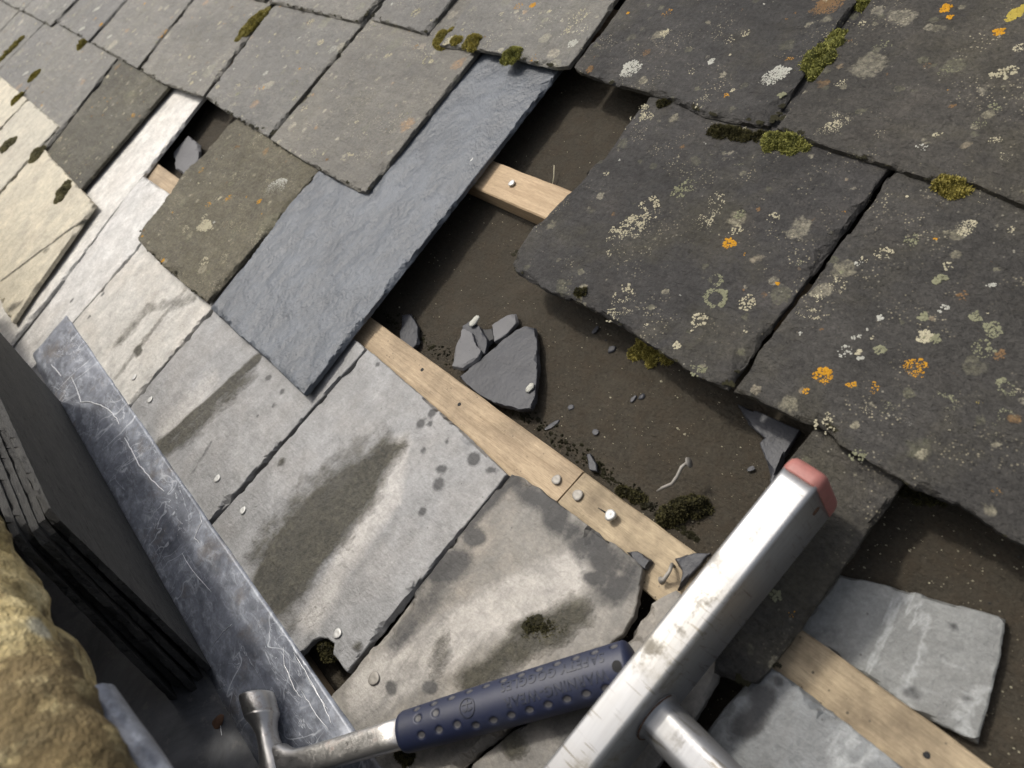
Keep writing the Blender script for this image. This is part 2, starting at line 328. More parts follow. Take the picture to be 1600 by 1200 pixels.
t = T('gutter_wall'); a = t.noise(9, 5, .7); M_WALL = t.done(t.mix(a, (.09, .075, .05), (.17, .14, .09)), .9, 0, t.bump(t.noise(50, 5, .7), .7, .004), .2)

def m_moss(name, a, b, tip):
    t = T(name); k = t.noise(110, 3, .7); k2 = t.noise(25, 3, .6); u = t.attr('tip')
    col = t.mix(t.ramp(k2, (.3, 0.), (.7, 1.)), tuple(x * .35 for x in a), tuple(x * .6 for x in b)); col = t.mix(t.math('MULTIPLY', t.math('MULTIPLY', u, t.ramp(k, (.3, .25), (.65, 1.))), 1.15, True), col, tip)
    return t.done(col, .8, 0, None, .2)
M_MOSS = m_moss('moss_green', (.10, .11, .025), (.17, .175, .04), (.46, .45, .13))
M_MOSSY = m_moss('moss_yellow', (.16, .14, .03), (.25, .215, .045), (.56, .48, .13))
M_MOSSD = m_moss('moss_dark', (.022, .020, .010), (.042, .039, .016), (.105, .095, .036))
M_MOSSP = m_moss('moss_dry', (.15, .14, .07), (.21, .19, .09), (.46, .42, .24))
def m_lich(name, a, b):
    t = T(name); k = t.noise(500, 4, .7); k2 = t.noise(90, 4, .7)
    return t.done(t.mix(t.math('MULTIPLY', t.math('ADD', k, k2), .5), a, b), .88, 0, t.bump(t.math('ADD', k, k2), .8, .0012), .2)
LICH = {'c': m_lich('lichen_cream', (.24, .22, .145), (.56, .52, .39)), 'o': m_lich('lichen_orange', (.26, .12, .008), (.68, .36, .03)),
        'g': m_lich('lichen_greygreen', (.11, .113, .07), (.30, .30, .20)), 'w': m_lich('lichen_white', (.28, .28, .245), (.52, .52, .47)),
        'y': m_lich('lichen_yellow', (.28, .22, .04), (.50, .40, .09)), 'b': m_lich('lichen_brown', (.10, .065, .035), (.24, .15, .08))}

# ------------------------------------------------------------------ slate slabs
def resample(poly, step, rough, seed):
    out = []
    P = [np.array(p, float) for p in poly]
    for i in range(len(P)):
        a, b = P[i], P[(i + 1) % len(P)]; L = np.linalg.norm(b - a)
        if L < 1e-6: continue
        n = max(1, int(round(L / step))); d = (b - a) / L; nrm = np.array([d[1], -d[0]])
        for k in range(n):
            q = a + (b - a) * k / n
            e = 1.0 if 0 < k < n else .35
            f = rough * e * (.6 * nz(q[0] * 14, q[1] * 14, seed) + .8 * nz(q[0] * 75, q[1] * 75, seed + 3.3) + .6 * nz(q[0] * 190, q[1] * 190, seed + 1.3))
            out.append(q + nrm * f)
    return np.array(out)
def seg_dist(P, B):
    A = B; C = np.roll(B, -1, axis=0); d = C - A; L2 = np.maximum((d ** 2).sum(1), 1e-12)
    best = np.full(len(P), 1e9)
    for i0 in range(0, len(P), 2000):
        p = P[i0:i0 + 2000]
        t = np.clip(((p[:, None, :] - A[None]) * d[None]).sum(2) / L2[None], 0, 1)
        q = A[None] + t[..., None] * d[None]
        best[i0:i0 + 2000] = np.sqrt(((p[:, None, :] - q) ** 2).sum(2)).min(1)
    return best
def inside(P, B):
    lo, hi = B.min(0), B.max(0); c = np.zeros(len(P), bool)
    k = np.where((P[:, 0] >= lo[0]) & (P[:, 0] <= hi[0]) & (P[:, 1] >= lo[1]) & (P[:, 1] <= hi[1]))[0]
    C = np.roll(B, -1, 0); dy = np.where(C[:, 1] == B[:, 1], 1e-15, C[:, 1] - B[:, 1])
    for i0 in range(0, len(k), 2000):
        q = k[i0:i0 + 2000]; x, y = P[q, 0][:, None], P[q, 1][:, None]
        hit = ((B[None, :, 1] > y) != (C[None, :, 1] > y)) & (x < (C[:, 0] - B[:, 0])[None] * (y - B[None, :, 1]) / dy[None] + B[None, :, 0])
        c[q] = hit.sum(1) % 2 == 1
    return c
def slab(name, poly, wb, th, mat, parent=None, seed=0.0, step=.006, rough=.0008, chip=(.002, .009), relief=.0006, fine=None, marks=None, loc=None, place=None):
    """a split-stone plate: ragged outline, spalled arrises, riven top. wb(s,v) = height of its underside"""
    B = resample(poly, step * .8, rough, seed)
    if sum(B[i][0] * B[(i + 1) % len(B)][1] - B[(i + 1) % len(B)][0] * B[i][1] for i in range(len(B))) < 0: B = B[::-1]
    lo, hi = B.min(0), B.max(0)
    gx, gy = np.meshgrid(np.arange(lo[0], hi[0], step), np.arange(lo[1], hi[1], step * .9))
    gx[::2] += step / 2
    G = np.stack([gx.ravel(), gy.ravel()], 1) + RS.uniform(-.22, .22, (gx.size, 2)) * step
    if hi[1] - lo[1] > .42: G = G[(G[:, 1] < lo[1] + .31) | (RS.uniform(0, 1, len(G)) < .06)]
    G = G[inside(G, B)]
    if len(G): G = G[seg_dist(G, B) > step * .9]
    # rings just inside the edge carry the chipped arris
    tan = np.roll(B, -1, 0) - np.roll(B, 1, 0); tan /= np.maximum(np.linalg.norm(tan, axis=1)[:, None], 1e-9)
    nin = np.stack([-tan[:, 1], tan[:, 0]], 1)
    R1 = B + nin * (step * .22); R2 = B + nin * (step * .55)
    X = np.concatenate([R1, R2]); X = X[inside(X, B)]
    dx = seg_dist(X, B); X = X[dx > step * .12]
    allp = np.concatenate([B, X, G]) if len(G) else np.concatenate([B, X])
    nb = len(B)
    vo, eo, fo, ov, oe, of = delaunay_2d_cdt([Vector(p) for p in allp], [(i, (i + 1) % nb) for i in range(nb)], [], 1, 1e-6)
    V2 = np.array([(v.x, v.y) for v in vo])
    dist = seg_dist(V2, B)
    H = np.empty(len(V2))
    for i, (x, y) in enumerate(V2):
        c = nz(x * 26, y * 26, seed + 7) + .6 * nz(x * 70, y * 70, seed + 9)
        cw = chip[0] + (chip[1] - chip[0]) * max(0.0, c) ** 1.3 * 1.4
        e = max(0.0, 1 - dist[i] / cw) if c > .04 else 0.0
        if chip[1] > .008:   # conchoidal steps
            e = .35 * e + .65 * (math.floor(e * 3 + .3) / 3)
        if dist[i] < 1e-4: e = max(e, .10 + .25 * max(0, nz(x * 120, y * 120, seed)))
        f = fr(x * 13, y * 13, seed, 4)
        s = nz(x * 30, y * 11, seed + 4) * 2.2; s = (math.floor(s) + min(1, (s - math.floor(s)) * 5)) * .35
        H[i] = th * (1 - .80 * min(1, e)) + (relief * (f * 1.2 + s)) * min(1, dist[i] / .006)
    W = np.array([wb(x, y) for x, y in V2])
    top = np.column_stack([V2, W + np.maximum(H, th * .12)])
    n0 = len(top); faces = [f for f in fo]; nt = len(faces)
    # walls and underside: own vertices so the arris stays crisp
    bi = [next(i for i, o in enumerate(ov) if k in o) for k in range(nb)] if len(ov) < 400 else None
    if bi is None:
        mp = {}
        for i, o in enumerate(ov):
            for k in o:
                if k < nb: mp[k] = i
        bi = [mp[k] for k in range(nb)]
    wt_ = top[bi]; wl = wt_.copy(); wl[:, 2] = [wb(x, y) for x, y in wl[:, :2]]
    wl[:, :2] += (np.random.RandomState(int(seed * 10) % 999).uniform(-.0006, .0006, (nb, 2)))
    V = np.concatenate([top, wt_, wl])
    for i in range(nb):
        j = (i + 1) % nb; faces.append((n0 + j, n0 + i, n0 + nb + i, n0 + nb + j))
    faces.append(tuple(range(n0 + 2 * nb - 1, n0 + nb - 1, -1)))
    at = None
    if marks:
        at = {k: np.zeros(len(V)) for k in ('soil', 'halo', 'damp')}
        for k, shp in marks:
            at[k] = np.maximum(at[k], shp(V[:, 0], V[:, 1]))
    if place is not None:
        V3 = (np.array(place.to_3x3()) @ V.T).T + np.array(place.translation); V = V3
    if loc is None: loc = tuple(V.mean(0))
    o = mesh(name, V, faces, mat, parent, loc, True, at, nt, 16)
    return o, B
def blob(px, py, rx, ry=None, ang=0.0, w=.008, k=1.0):
    c = pt(px, py, w); r = px_r(rx, px, py, w); r2 = px_r(ry or rx, px, py, w); ca, sa = math.cos(ang), math.sin(ang)
    def f(x, y):
        dx, dy = x - c[0], y - c[1]
        q = np.sqrt(((dx * ca + dy * sa) / r) ** 2 + ((-dx * sa + dy * ca) / r2) ** 2)
        return k * np.clip(1.5 - q, 0, 1)
    return f
def polyfield(pts, soft=.008, w=.008, band=None, k=1.0):
    B = np.array([pt(x, y, w) for x, y in pts])
    def f(x, y):
        P = np.column_stack([x, y]); d = seg_dist(P, B) * np.where(inside(P, B), -1, 1)
        if band: return k * np.clip(1 - np.abs(d - band[0]) / band[1], 0, 1)
        return k * np.clip(.5 - d / soft * .5, 0, 1)
    return f
def streakfield(pts, r, w=.008, k=1.0):
    C = [np.array(pt(x, y, w)) for x, y in pts]
    def f(x, y):
        best = np.full(len(x), 9.)
        for a, b in zip(C[:-1], C[1:]):
            d = b - a; t = np.clip(((x - a[0]) * d[0] + (y - a[1]) * d[1]) / (d @ d), 0, 1)
            best = np.minimum(best, np.hypot(x - a[0] - t * d[0], y - a[1] - t * d[1]))
        return k * np.clip(1.25 - best / r, 0, 1)
    return f

LEN = .60; THK = .0062
def course_w(vt, lift=0.0):
    return lambda s, v: .016 * (1 - (v - vt) / LEN) + lift
def ptc(p, vt, lift=0.0):
    w = .02
    for _ in range(4):
        s, v = pt(p[0], p[1], w); w = course_w(vt, lift)(s, v) + THK
    return s, v
SL = []   # (object, outline, top height function)
def rslate(poly, vt, mat, seed, label=None, lift=0.0, th=THK, **kw):
    wb = course_w(vt, lift)
    o, B = slab('slate', poly, wb, th, mat, roof, seed, **kw)
    if label: o['label'] = label
    SL.append((o, B, lambda s, v, wb=wb, th=th: wb(s, v) + th))
    return o
def tailed(tail, tl, tr, vt, head):
    """outline from photo points: tail run (left to right), a point up each side, head height"""
    T_ = [ptc(p, vt) for p in tail]; a = ptc(tl, vt); b = ptc(tr, vt)
    def up(p, q):
        k = (head - p[1]) / (q[1] - p[1]); return (p[0] + (q[0] - p[0]) * k, head)
    return T_ + [up(T_[-1], b), up(T_[0], a)]
def rect(s0, s1, v0, v1, j=.002):
    return [(s0 + random.uniform(-j, j), v0 + random.uniform(-j, j)), (s1 + random.uniform(-j, j), v0 + random.uniform(-j, j)), (s1 + random.uniform(-j, j), v1), (s0 + random.uniform(-j, j), v1)]

# ------------------------------------------------------------------ roof deck
N1, N2 = 190, 70
ss = np.linspace(-6.0, 1.3, N1); vv = np.linspace(-.40, 1.75, N2)
V = []; F = []
for v in vv:
    for s in ss: V.append((s, v, -.030 + .0022 * nz(s * 6, v * 6, 1) + .0015 * nz(s * 20, v * 20, 4)))
for j in range(N2 - 1):
    for i in range(N1 - 1): k = j * N1 + i; F.append((k, k + 1, k + N1 + 1, k + N1))
mesh('underlay', V, F, M_FELT, roof, (-1, 0, -.03))
def batten(s0, s1, v0, v1, mat, top=-.002, bot=-.0275, seed=0.0, ends=(0, 0)):
    n = max(2, int((s1 - s0) / .012)); V = []; F = []
    prof = [(v0, bot), (v0, top - .0015), (v0 + .0015, top), (v0 + (v1 - v0) * .33, top), (v0 + (v1 - v0) * .66, top), (v1 - .0015, top), (v1, top - .0015), (v1, bot)]
    m = len(prof)
    for i in range(n + 1):
        s = s0 + (s1 - s0) * i / n
        for k, (v, w) in enumerate(prof):
            e = .0006 if 0 < k < m - 1 else 0
            sk = (v - v0) / (v1 - v0) * (ends[0] * (1 - i / n) + ends[1] * i / n)
            V.append((s + sk, v + .0009 * nz(s * 30, k, seed), w + e * nz(s * 40, k * 2, seed + 2)))
    for i in range(n):
        for k in range(m - 1): a = i * m + k; F.append((a, a + m, a + m + 1, a + 1))
        a = i * m; F.append((a + m - 1, a + 2 * m - 1, a + m, a))
    F.append(tuple(range(m))); F.append(tuple(range(n * m + m - 1, n * m - 1, -1)))
    return mesh('batten', V, F, mat, roof, ((s0 + s1) / 2, (v0 + v1) / 2, top), smooth=False)
b1 = batten(-5.5, 1.2, .243, .286, M_WOODN, seed=1)
b2 = batten(-5.5, -.3645, -.012, .0375, M_WOOD, seed=2, ends=(0, .004))
b3 = batten(-.363, 1.2, -.012, .0372, M_WOODO, seed=3, ends=(.004, 0))
b2['label'] = 'fresh tan length of the lower batten'; b3['label'] = 'dirty speckled length of the lower batten'
for k, v in enumerate((.50, .755, 1.01, 1.265, 1.52, -.315)):
    batten(-5.5, 1.2, v, v + .042, M_WOOD, seed=5 + k, bot=-.0275)

# ------------------------------------------------------------------ fixed slates
VT0, VT1, VT2, VT3 = .415, .171, -.083, -.336
sd = 10.0
def nxt():
    global sd; sd += 3.7; return sd
# course above the frame, and the top course in view
for s0 in np.arange(-5.6, 1.2, .305):
    rslate(rect(s0, s0 + .299, .665, .665 + LEN), .665, M_OLD2 if s0 < -.9 else M_OLD, nxt(), step=.014, chip=(.002, .007))
rslate([(-4.2, 1.10), (1.2, 1.10), (1.2, 1.6), (-4.2, 1.6)], .95, M_OLD2, nxt(), step=.05, chip=(.002, .006)) if False else None
s0 = -1.56
for k in range(12):
    rslate(rect(s0 - .31, s0 - .006, VT0, VT0 + LEN), VT0, M_OLD2, nxt(), step=.010); s0 -= .312
h0 = VT0 + LEN
rslate(rect(-1.552, -1.208, VT0, h0), VT0, M_OLD2, nxt(), step=.008)
rslate(tailed([(578, 28), (620, 38), (664, 52)], (610, -10), (706, 0), VT0, h0), VT0, M_OLD2, nxt())
rslate(tailed([(686, 70), (740, 76), (790, 84), (830, 96), (868, 104), (888, 103), (900, 88)], (735, 2), (958, 4), VT0, h0), VT0, M_OLD2, nxt(), chip=(.002, .012))
rslate(tailed([(897, 104), (905, 112), (960, 130), (1045, 152), (1100, 178), (1160, 190), (1200, 196)], (968, 6), (1326, 18), VT0, h0), VT0, M_OLD, nxt(), chip=(.002, .016), relief=.0008)
rslate(tailed([(1214, 199), (1270, 222), (1330, 240), (1392, 258), (1450, 278), (1520, 285), (1600, 318), (1690, 345)], (1345, 22), (1830, 160), VT0, h0), VT0, M_OLD, nxt(), chip=(.002, .014), relief=.0007)
for k in range(3): rslate(rect(-.118 + k * .312, .187 + k * .312, VT0, h0), VT0, M_OLD, nxt(), step=.012)
# second course
h1 = VT1 + LEN
js = [-5.5, -5.18, -4.86, -4.54, -4.22, -3.9, -3.58, -3.27, -2.96, -2.60, -2.258, -1.872, -1.516, -1.199]
for k in range(9): rslate(rect(js[k], js[k + 1] - .005, VT1, h1), VT1, M_OLD2, nxt(), step=.010)
rslate(tailed([(142, 66), (180, 88), (214, 106)], (205, -6), (299, 0), VT1, h1), VT1, M_OLD2, nxt(), step=.008)
rslate(tailed([(90, 36), (115, 50), (137, 64)], (150, -10), (201, -6), VT1, h1), VT1, M_OLD2, nxt(), step=.008)
rslate(tailed([(217, 108), (250, 128), (300, 145), (317, 150)], (303, 0), (416, 15), VT1, h1), VT1, M_OLD2, nxt(), chip=(.002, .014))
rslate(tailed([(321, 152), (350, 172), (390, 196), (418, 213)], (421, 17), (560, 45), VT1, h1), VT1, M_OLD2, nxt(), chip=(.002, .012))
rslate(tailed([(422, 217), (470, 248), (530, 282), (556, 296), (571, 299)], (568, 42), (745, 82), VT1, h1), VT1, M_OLD2, nxt(), chip=(.002, .010))
R1 = rslate(tailed([(799, 408), (806, 424), (850, 452), (905, 472), (960, 502), (1005, 530), (1050, 560), (1092, 590), (1136, 606)], (1010, 157), (1388, 264), VT1, h1)[:-2]
       + [ptc((1388, 264), VT1), (ptc((1388, 264), VT1)[0], h1), (ptc((1010, 157), VT1)[0], h1)] + [ptc(p, VT1) for p in ((1008, 158), (985, 182), (938, 250), (880, 305), (836, 352))],
       VT1, M_OLD, nxt(), 'large dark slate with granular cream lichen beside the opening', chip=(.002, .013), relief=.0007, step=.005, rough=.0018)
rslate(tailed([(1144, 609), (1190, 628), (1250, 655), (1292, 670), (1312, 694), (1345, 712), (1380, 732), (1440, 764), (1500, 785), (1540, 816), (1600, 850), (1680, 900)], (1396, 264), (1900, 520), VT1, h1),
       VT1, M_OLD, nxt(), 'near dark slate dotted with orange and grey green lichen', chip=(.002, .014), relief=.0006, step=.005, rough=.0018)
for k in range(3): rslate(rect(.035 + k * .312, .34 + k * .312, VT1, h1), VT1, M_OLD, nxt(), step=.012)
# third course
h2 = VT2 + LEN
js = [-5.4, -5.06, -4.72, -4.38, -4.04, -3.70, -3.36, -3.02, -2.70]
for k in range(8): rslate(rect(js[k], js[k + 1] - .005, VT2, h2), VT2, M_OLD2, nxt(), step=.012)
rslate(rect(-2.70, -2.372, VT2 - .006, h2), VT2, M_OLD2, nxt(), step=.010)
rslate(tailed([(13, 186), (40, 212), (64, 240)], (96, 50), (179, 95), VT2, h2), VT2, M_OLD2, nxt(), step=.008)
rslate(tailed([(68, 244), (92, 272), (104, 296), (119, 304)], (182, 96), (259, 140), VT2, h2), VT2, M_OLIVE, nxt(), step=.007, chip=(.002, .012))
rslate([ptc(p, VT2) for p in ((212, 370), (224, 384), (250, 412), (290, 446), (322, 472))] + [(ptc((490, 266), VT2)[0], h2), (-1.33, h2)] + [ptc(p, VT2) for p in ((356, 196), (340, 216), (290, 266), (262, 304))],
       VT2, M_OLIVE, nxt(), 'olive grey slate with a round pale lichen', chip=(.002, .012))
new = rslate(tailed([(328, 481), (380, 530), (430, 574), (474, 616)], (490, 268), (870, 112), VT2, h2), VT2, M_NEW, nxt(), 'clean blue grey replacement slate',
       lift=-.001, step=.004, chip=(.0015, .006), relief=.0019, rough=.0007)
dk = [ptc(p, VT2) for p in ((1113, 1050), (1157, 1066), (1180, 1064), (1199, 1047), (1247, 982), (1309, 892), (1398, 766))]
rslate(dk[:-1] + [(dk[-1][0], .30), (-.205, .30), (-.215, .06)], VT2, M_OLD, nxt(), 'narrow dark slate next to the ladder stile', lift=-.004, chip=(.002, .008), step=.005)
for k in range(3): rslate(rect(.33 + k * .312, .635 + k * .312, VT2, h2), VT2, M_OLD, nxt(), step=.012)
# eaves course: pale, long covered by the slates now taken off
w3 = course_w(VT3)
def ptp(p, w=.008): return pt(p[0], p[1], w)
def eslate(poly, mat, label=None, marks=None, wl=.0005, dw=.0, **kw):
    wb = lambda s, v: wl + dw * (v + .3)
    o, B = slab('slate', poly, wb, .0075, mat, roof, nxt(), marks=marks, **kw)
    if label: o['label'] = label
    SL.append((o, B, lambda s, v, wb=wb: wb(s, v) + .0075)); return o
A = [ptc(p, VT3) for p in ((305, 160), (105, 418), (50, 490))]
rslate([(A[2][0] + .012, -.425), A[1], A[0], (A[0][0] - .005, .262), (-1.86, .262), (-1.86, -.425)], VT3, M_GLARE, nxt(), 'long pale slate running beneath two courses', lift=-.006,
       marks=[('soil', streakfield([(205, 190), (135, 285), (100, 330)], .018, .01, .75)), ('damp', blob(85, 395, 4)), ('damp', blob(60, 445, 5)), ('halo', streakfield([(280, 160), (180, 290)], .03, .01))])
bl = [ptp(p) for p in ((226, 276), (266, 304))]
eslate([(-1.494, -.425), (-1.3155, -.425), (-1.3135, .003), (-1.34, .004), bl[1], bl[0], (-1.487, .002)], M_GLARE, 'short bright slate below the batten in the small opening', [('damp', blob(112, 470, 5))])
eslate([(-1.312, -.33), (-1.0085, -.33), (-1.0075, .004), (-1.31, .004)], M_GLARE2, None,
       [('damp', blob(140, 495, 4)), ('soil', streakfield([(300, 470), (230, 480), (190, 530)], .02, .008, .55)), ('soil', blob(215, 548, 14, 9, 0, .008, .9)), ('damp', blob(160, 460, 4)), ('soil', streakfield([(290, 450), (180, 590)], .012, .008, .5))], step=.005)
eslate([(-1.004, -.33), (-.7125, -.33), ptp((343, 796)), ptp((572, 545)), (-.684, .004), (-1.003, .004)], M_PALE, 'pale slate with a crusted band of soil down its middle',
       [('soil', streakfield([(400, 562), (345, 612), (300, 650), (250, 696)], .0105, .008, 1.2)), ('soil', streakfield([(385, 590), (300, 672), (250, 700)], .024, .008, .72)), ('halo', streakfield([(330, 600), (262, 665)], .03, .008, .8)),
        ('damp', blob(420, 590, 9, 5, .6)), ('damp', blob(440, 612, 6)), ('damp', blob(428, 634, 5)), ('damp', blob(402, 650, 4)), ('damp', streakfield([(330, 690), (300, 740)], .004, .008, .7))], step=.0045, chip=(.0015, .010))
EH = [ptp(p) for p in ((574, 546), (640, 602), (720, 672), (792, 741))]
wedge = [(628, 694), (612, 722), (585, 770), (545, 832), (500, 890), (470, 935), (430, 965), (395, 915), (410, 862), (450, 812), (505, 755), (560, 716), (600, 692)]
eslate([(-.7085, -.33), (ptp((489, 1000))[0] - .01, -.33), ptp((489, 1000)), ptp((500, 996)), ptp((512, 997)), ptp((522, 1005)), ptp((520, 1022)), ptp((542, 1050))] + EH[::-1] + [], M_PALE, 'pale slate with a large wedge of dark dirt and damp spots',
       [('soil', polyfield(wedge, .020, k=1.25)), ('soil', polyfield([(600, 700), (560, 760), (520, 850), (450, 970), (385, 930), (395, 850), (470, 770), (540, 715)], .06, k=.85)), ('halo', streakfield([(622, 700), (604, 780), (545, 862), (485, 965)], .022, .008, 1.0))] +
       [('damp', blob(*q)) for q in ((657, 662, 9, 9), (675, 645, 8, 10), (672, 662, 6), (697, 652, 7, 5), (685, 756, 12), (690, 733, 12, 7, .5), (740, 716, 12), (660, 800, 8), (660, 703, 7, 5), (698, 690, 5), (706, 660, 5), (590, 570, 5), (770, 735, 12, 5, .5))]
       + [('soil', blob(560, 1010, 12, 8, .4, .008, .6)), ('soil', blob(440, 720, 8, 8, 0, .008, .7))], step=.0042, chip=(.0012, .006))
FH = [(795, 738), (806, 740), (838, 760), (866, 781), (892, 802), (918, 820), (943, 841), (964, 854), (986, 871), (1004, 888), (999, 920), (990, 962), (974, 990), (850, 1092), (722, 1198)]
eslate([ptp((545, 1058)), ptp((658, 913))] + [ptp(p) for p in FH] + [(-.268, -.33), (-.425, -.33)], M_BUFF, 'buff slate with a broken scalloped head under the hammer',
       [('damp', blob(865, 800, 50, 24, -.35, .008, 1.0)), ('damp', blob(935, 865, 55, 20, -.4, .008, .9)), ('damp', blob(960, 920, 40, 26, .9, .008, .75)), ('damp', blob(700, 885, 44, 26, .9)), ('damp', blob(740, 840, 22, 16, .5, .008, .9)), ('damp', blob(930, 905, 22, 12, .4)), ('soil', blob(850, 985, 60, 26, .6, .008, 1.0)), ('damp', streakfield([(790, 760), (700, 850), (640, 930)], .012, .008, .7)), ('damp', blob(890, 830, 60, 18, -.4, .008, .8)), ('soil', streakfield([(900, 960), (820, 1010), (740, 1060)], .02, .008, .8)), ('halo', streakfield([(880, 900), (760, 960), (640, 1035), (580, 1075)], .028, .008, 1.3)), ('soil', blob(690, 1020, 20, 40, .5, .008, .6)),
        ('damp', streakfield([(800, 750), (860, 800), (930, 860), (985, 885)], .016, .008, .75)), ('halo', streakfield([(700, 1010), (620, 1040), (570, 1090)], .025, .008, 1.1)), ('halo', streakfield([(760, 950), (690, 1010)], .02, .008, .8)),
        ('damp', blob(672, 1075, 16, 10, .6)), ('damp', blob(610, 1075, 12, 9)), ('soil', blob(840, 1120, 60, 22, .2, .008, .8)), ('damp', streakfield([(620, 1000), (680, 930)], .02, .008, .6))],
       step=.0042, chip=(.003, .022), relief=.0012, rough=.0014)
G1 = [ptp(p) for p in ((1018, 944), (1056, 922))]
eslate([ptp((732, 1200)), ptp((860, 1095)), ptp((985, 996)), G1[0], G1[1], (-.176, .002), ptp((1122, 1057)), ptp((1092, 1112)), (-.165, -.33), (-.262, -.33)], M_BUFF, 'narrow grey slate behind the ladder stile',
       [('damp', blob(900, 1130, 60, 40, .3, .008, .8)), ('soil', blob(800, 1160, 30, 20))], chip=(.002, .012))
H1 = [ptp(p) for p in ((1203, 1042), (1160, 1070), (1128, 1105), (1103, 1140))]
eslate([(-.142, -.33)] + H1[::-1] + [(-.12, .004), (.148, .004), (.15, -.33)], M_BLUEPALE, 'pale blue slate below the near batten',
       [('damp', blob(1168, 1130, 20, 34, -.3)), ('damp', blob(1215, 1065, 10, 8)), ('damp', blob(1190, 1090, 22, 22))], step=.005, chip=(.002, .012))
for k in range(3): eslate(rect(.157 + k * .306, .457 + k * .306, -.33, .004), M_BLUEPALE, step=.012)
# cream slates at the far end of the eaves course
w4 = .021
def cs(poly, **kw):
    wb = lambda s, v: w4 - .010 * (v + .35)
    o, B = slab('slate', poly, wb, .0075, M_CREAM, roof, nxt(), **kw); SL.append((o, B, lambda s, v, wb=wb: wb(s, v) + .0075))
q = [pt(*p, .03) for p in ((144, 316), (38, 470), (17, 503))]
eslate([(-2.2, -.43), (-1.865, -.43), (-1.865, .0), (-2.2, .0)], M_GLARE, step=.01)
cs([(-1.96, -.345), q[2], q[1], q[0], (q[0][0] - .02, -.094), (-1.955, -.085)], chip=(.002, .012), marks=[('soil', blob(20, 478, 24, 10, .8, .03, .7)), ('soil', streakfield([(0, 438), (147, 326)], .006, .03, .8)), ('soil', blob(70, 390, 12, 8, .5, .03, .6))])
for s0 in (-1.968, -2.29, -2.61, -2.93, -3.25, -3.57): cs(rect(s0 - .312, s0, -.345, -.085 + .06), step=.008)

# ------------------------------------------------------------------ nails
def disc_nail(px, py, w, r=.0047, parent=None, mat=None, tilt=0.0, h=.0016, loc=None):
    c = loc or pt(px, py, w); V = []; F = []; n = 14
    for k, (rr, hh) in enumerate(((r * .96, 0), (r, h * .7), (r * .9, h), (r * .45, h * .95), (0.0001, h * .75))):
        for i in range(n):
            a = 2 * math.pi * i / n; e = 1 + .06 * math.sin(3 * a + px)
            V.append((c[0] + rr * e * math.cos(a), c[1] + rr * e * math.sin(a), w + hh + tilt * rr * math.cos(a)))
    for k in range(4):
        for i in range(n): j = (i + 1) % n; F.append((k * n + i, k * n + j, k * n + n + j, k * n + n + i))
    return mesh('nail', V, F, mat or M_NAIL, parent, (c[0], c[1], w))
def slate_at(s, v, only=None):
    best = None
    for o, B, f in SL:
        if inside(np.array([[s, v]]), B)[0]:
            z = f(s, v)
            if best is None or z > best[1]: best = (o, z)
    return best
for px, py, m, r in ((735, 250, M_NAIL, .0048), (235, 625, M_NAIL, .005), (210, 590, M_NAIL, .005), (340, 748, M_NAIL, .005), (380, 798, M_NAIL, .0048), (528, 990, M_NAIL, .005), (585, 1060, M_NAILO, .0062)):
    s, v = pt(px, py, .012); hit = slate_at(s, v)
    if hit:
        s, v = pt(px, py, hit[1]); disc_nail(px, py, hit[1] + .0002, r, hit[0], m, .10, .0012, (s, v))
disc_nail(800, 287, -.0008, .0045, b1, M_NAIL, .1, .002)
disc_nail(870, 750, -.0010, .0048, b2, M_NAILO)
disc_nail(903, 774, -.0010, .0052, b3, M_NAILO)
disc_nail(955, 806, .0022, .0052, b3, M_NAIL, .1, .0035)
def tube(pts, rad, n=8):
    P = [Vector(p) for p in pts]; V = []; F = []
    for i, p in enumerate(P):
        d = (P[min(i + 1, len(P) - 1)] - P[max(i - 1, 0)]).normalized(); u = d.cross(Vector((0, 0, 1)) if abs(d.z) < .9 else Vector((1, 0, 0))).normalized(); w = d.cross(u)
        r = rad[i] if hasattr(rad, '__len__') else rad
        for k in range(n): a = 2 * math.pi * k / n; V.append(tuple(p + (u * math.cos(a) + w * math.sin(a)) * r))
    for i in range(len(P) - 1):
        for k in range(n): j = (k + 1) % n; F.append((i * n + k, i * n + j, i * n + n + j, i * n + n + k))
    F.append(tuple(range(n))[::-1]); F.append(tuple(range((len(P) - 1) * n, len(P) * n)))
    return V, F
def join(parts):
    V, F = [], []
    for v, f in parts:
        k = len(V); V += [tuple(x) for x in v]; F += [tuple(i + k for i in q) for q in f]
    return V, F
a = pt(1050, 882, .004); b = pt(1046, 893, .010); c = pt(1038, 906, .004)
V, F = tube([(a[0], a[1], -.003), (*a, .004), (*b, .010), (*c, .0045), (c[0] - .002, c[1] - .002, .003)], [.0016, .0016, .0016, .0018, .0036])
mesh('nail', V, F, M_NAILO, b3, (*a, -.002)); b3.children[-1]['label'] = 'bent nail'
# dark split running from the silver nail, small knots
a = pt(934, 793, -.001); b = pt(950, 803, -.001)
V, F = tube([(*a, -.0018), (*b, -.0016)], [.0003, .0009], 6); mesh('split', V, F, M_BLACK, b3, (*a, -.002))
for px, py, o in ((660, 578, b2), (718, 632, b2), (1448, 1180, b3)):
    disc_nail(px, py, -.0024, .0022, o, M_BLACK, 0, .0007).name = 'nail_hole'

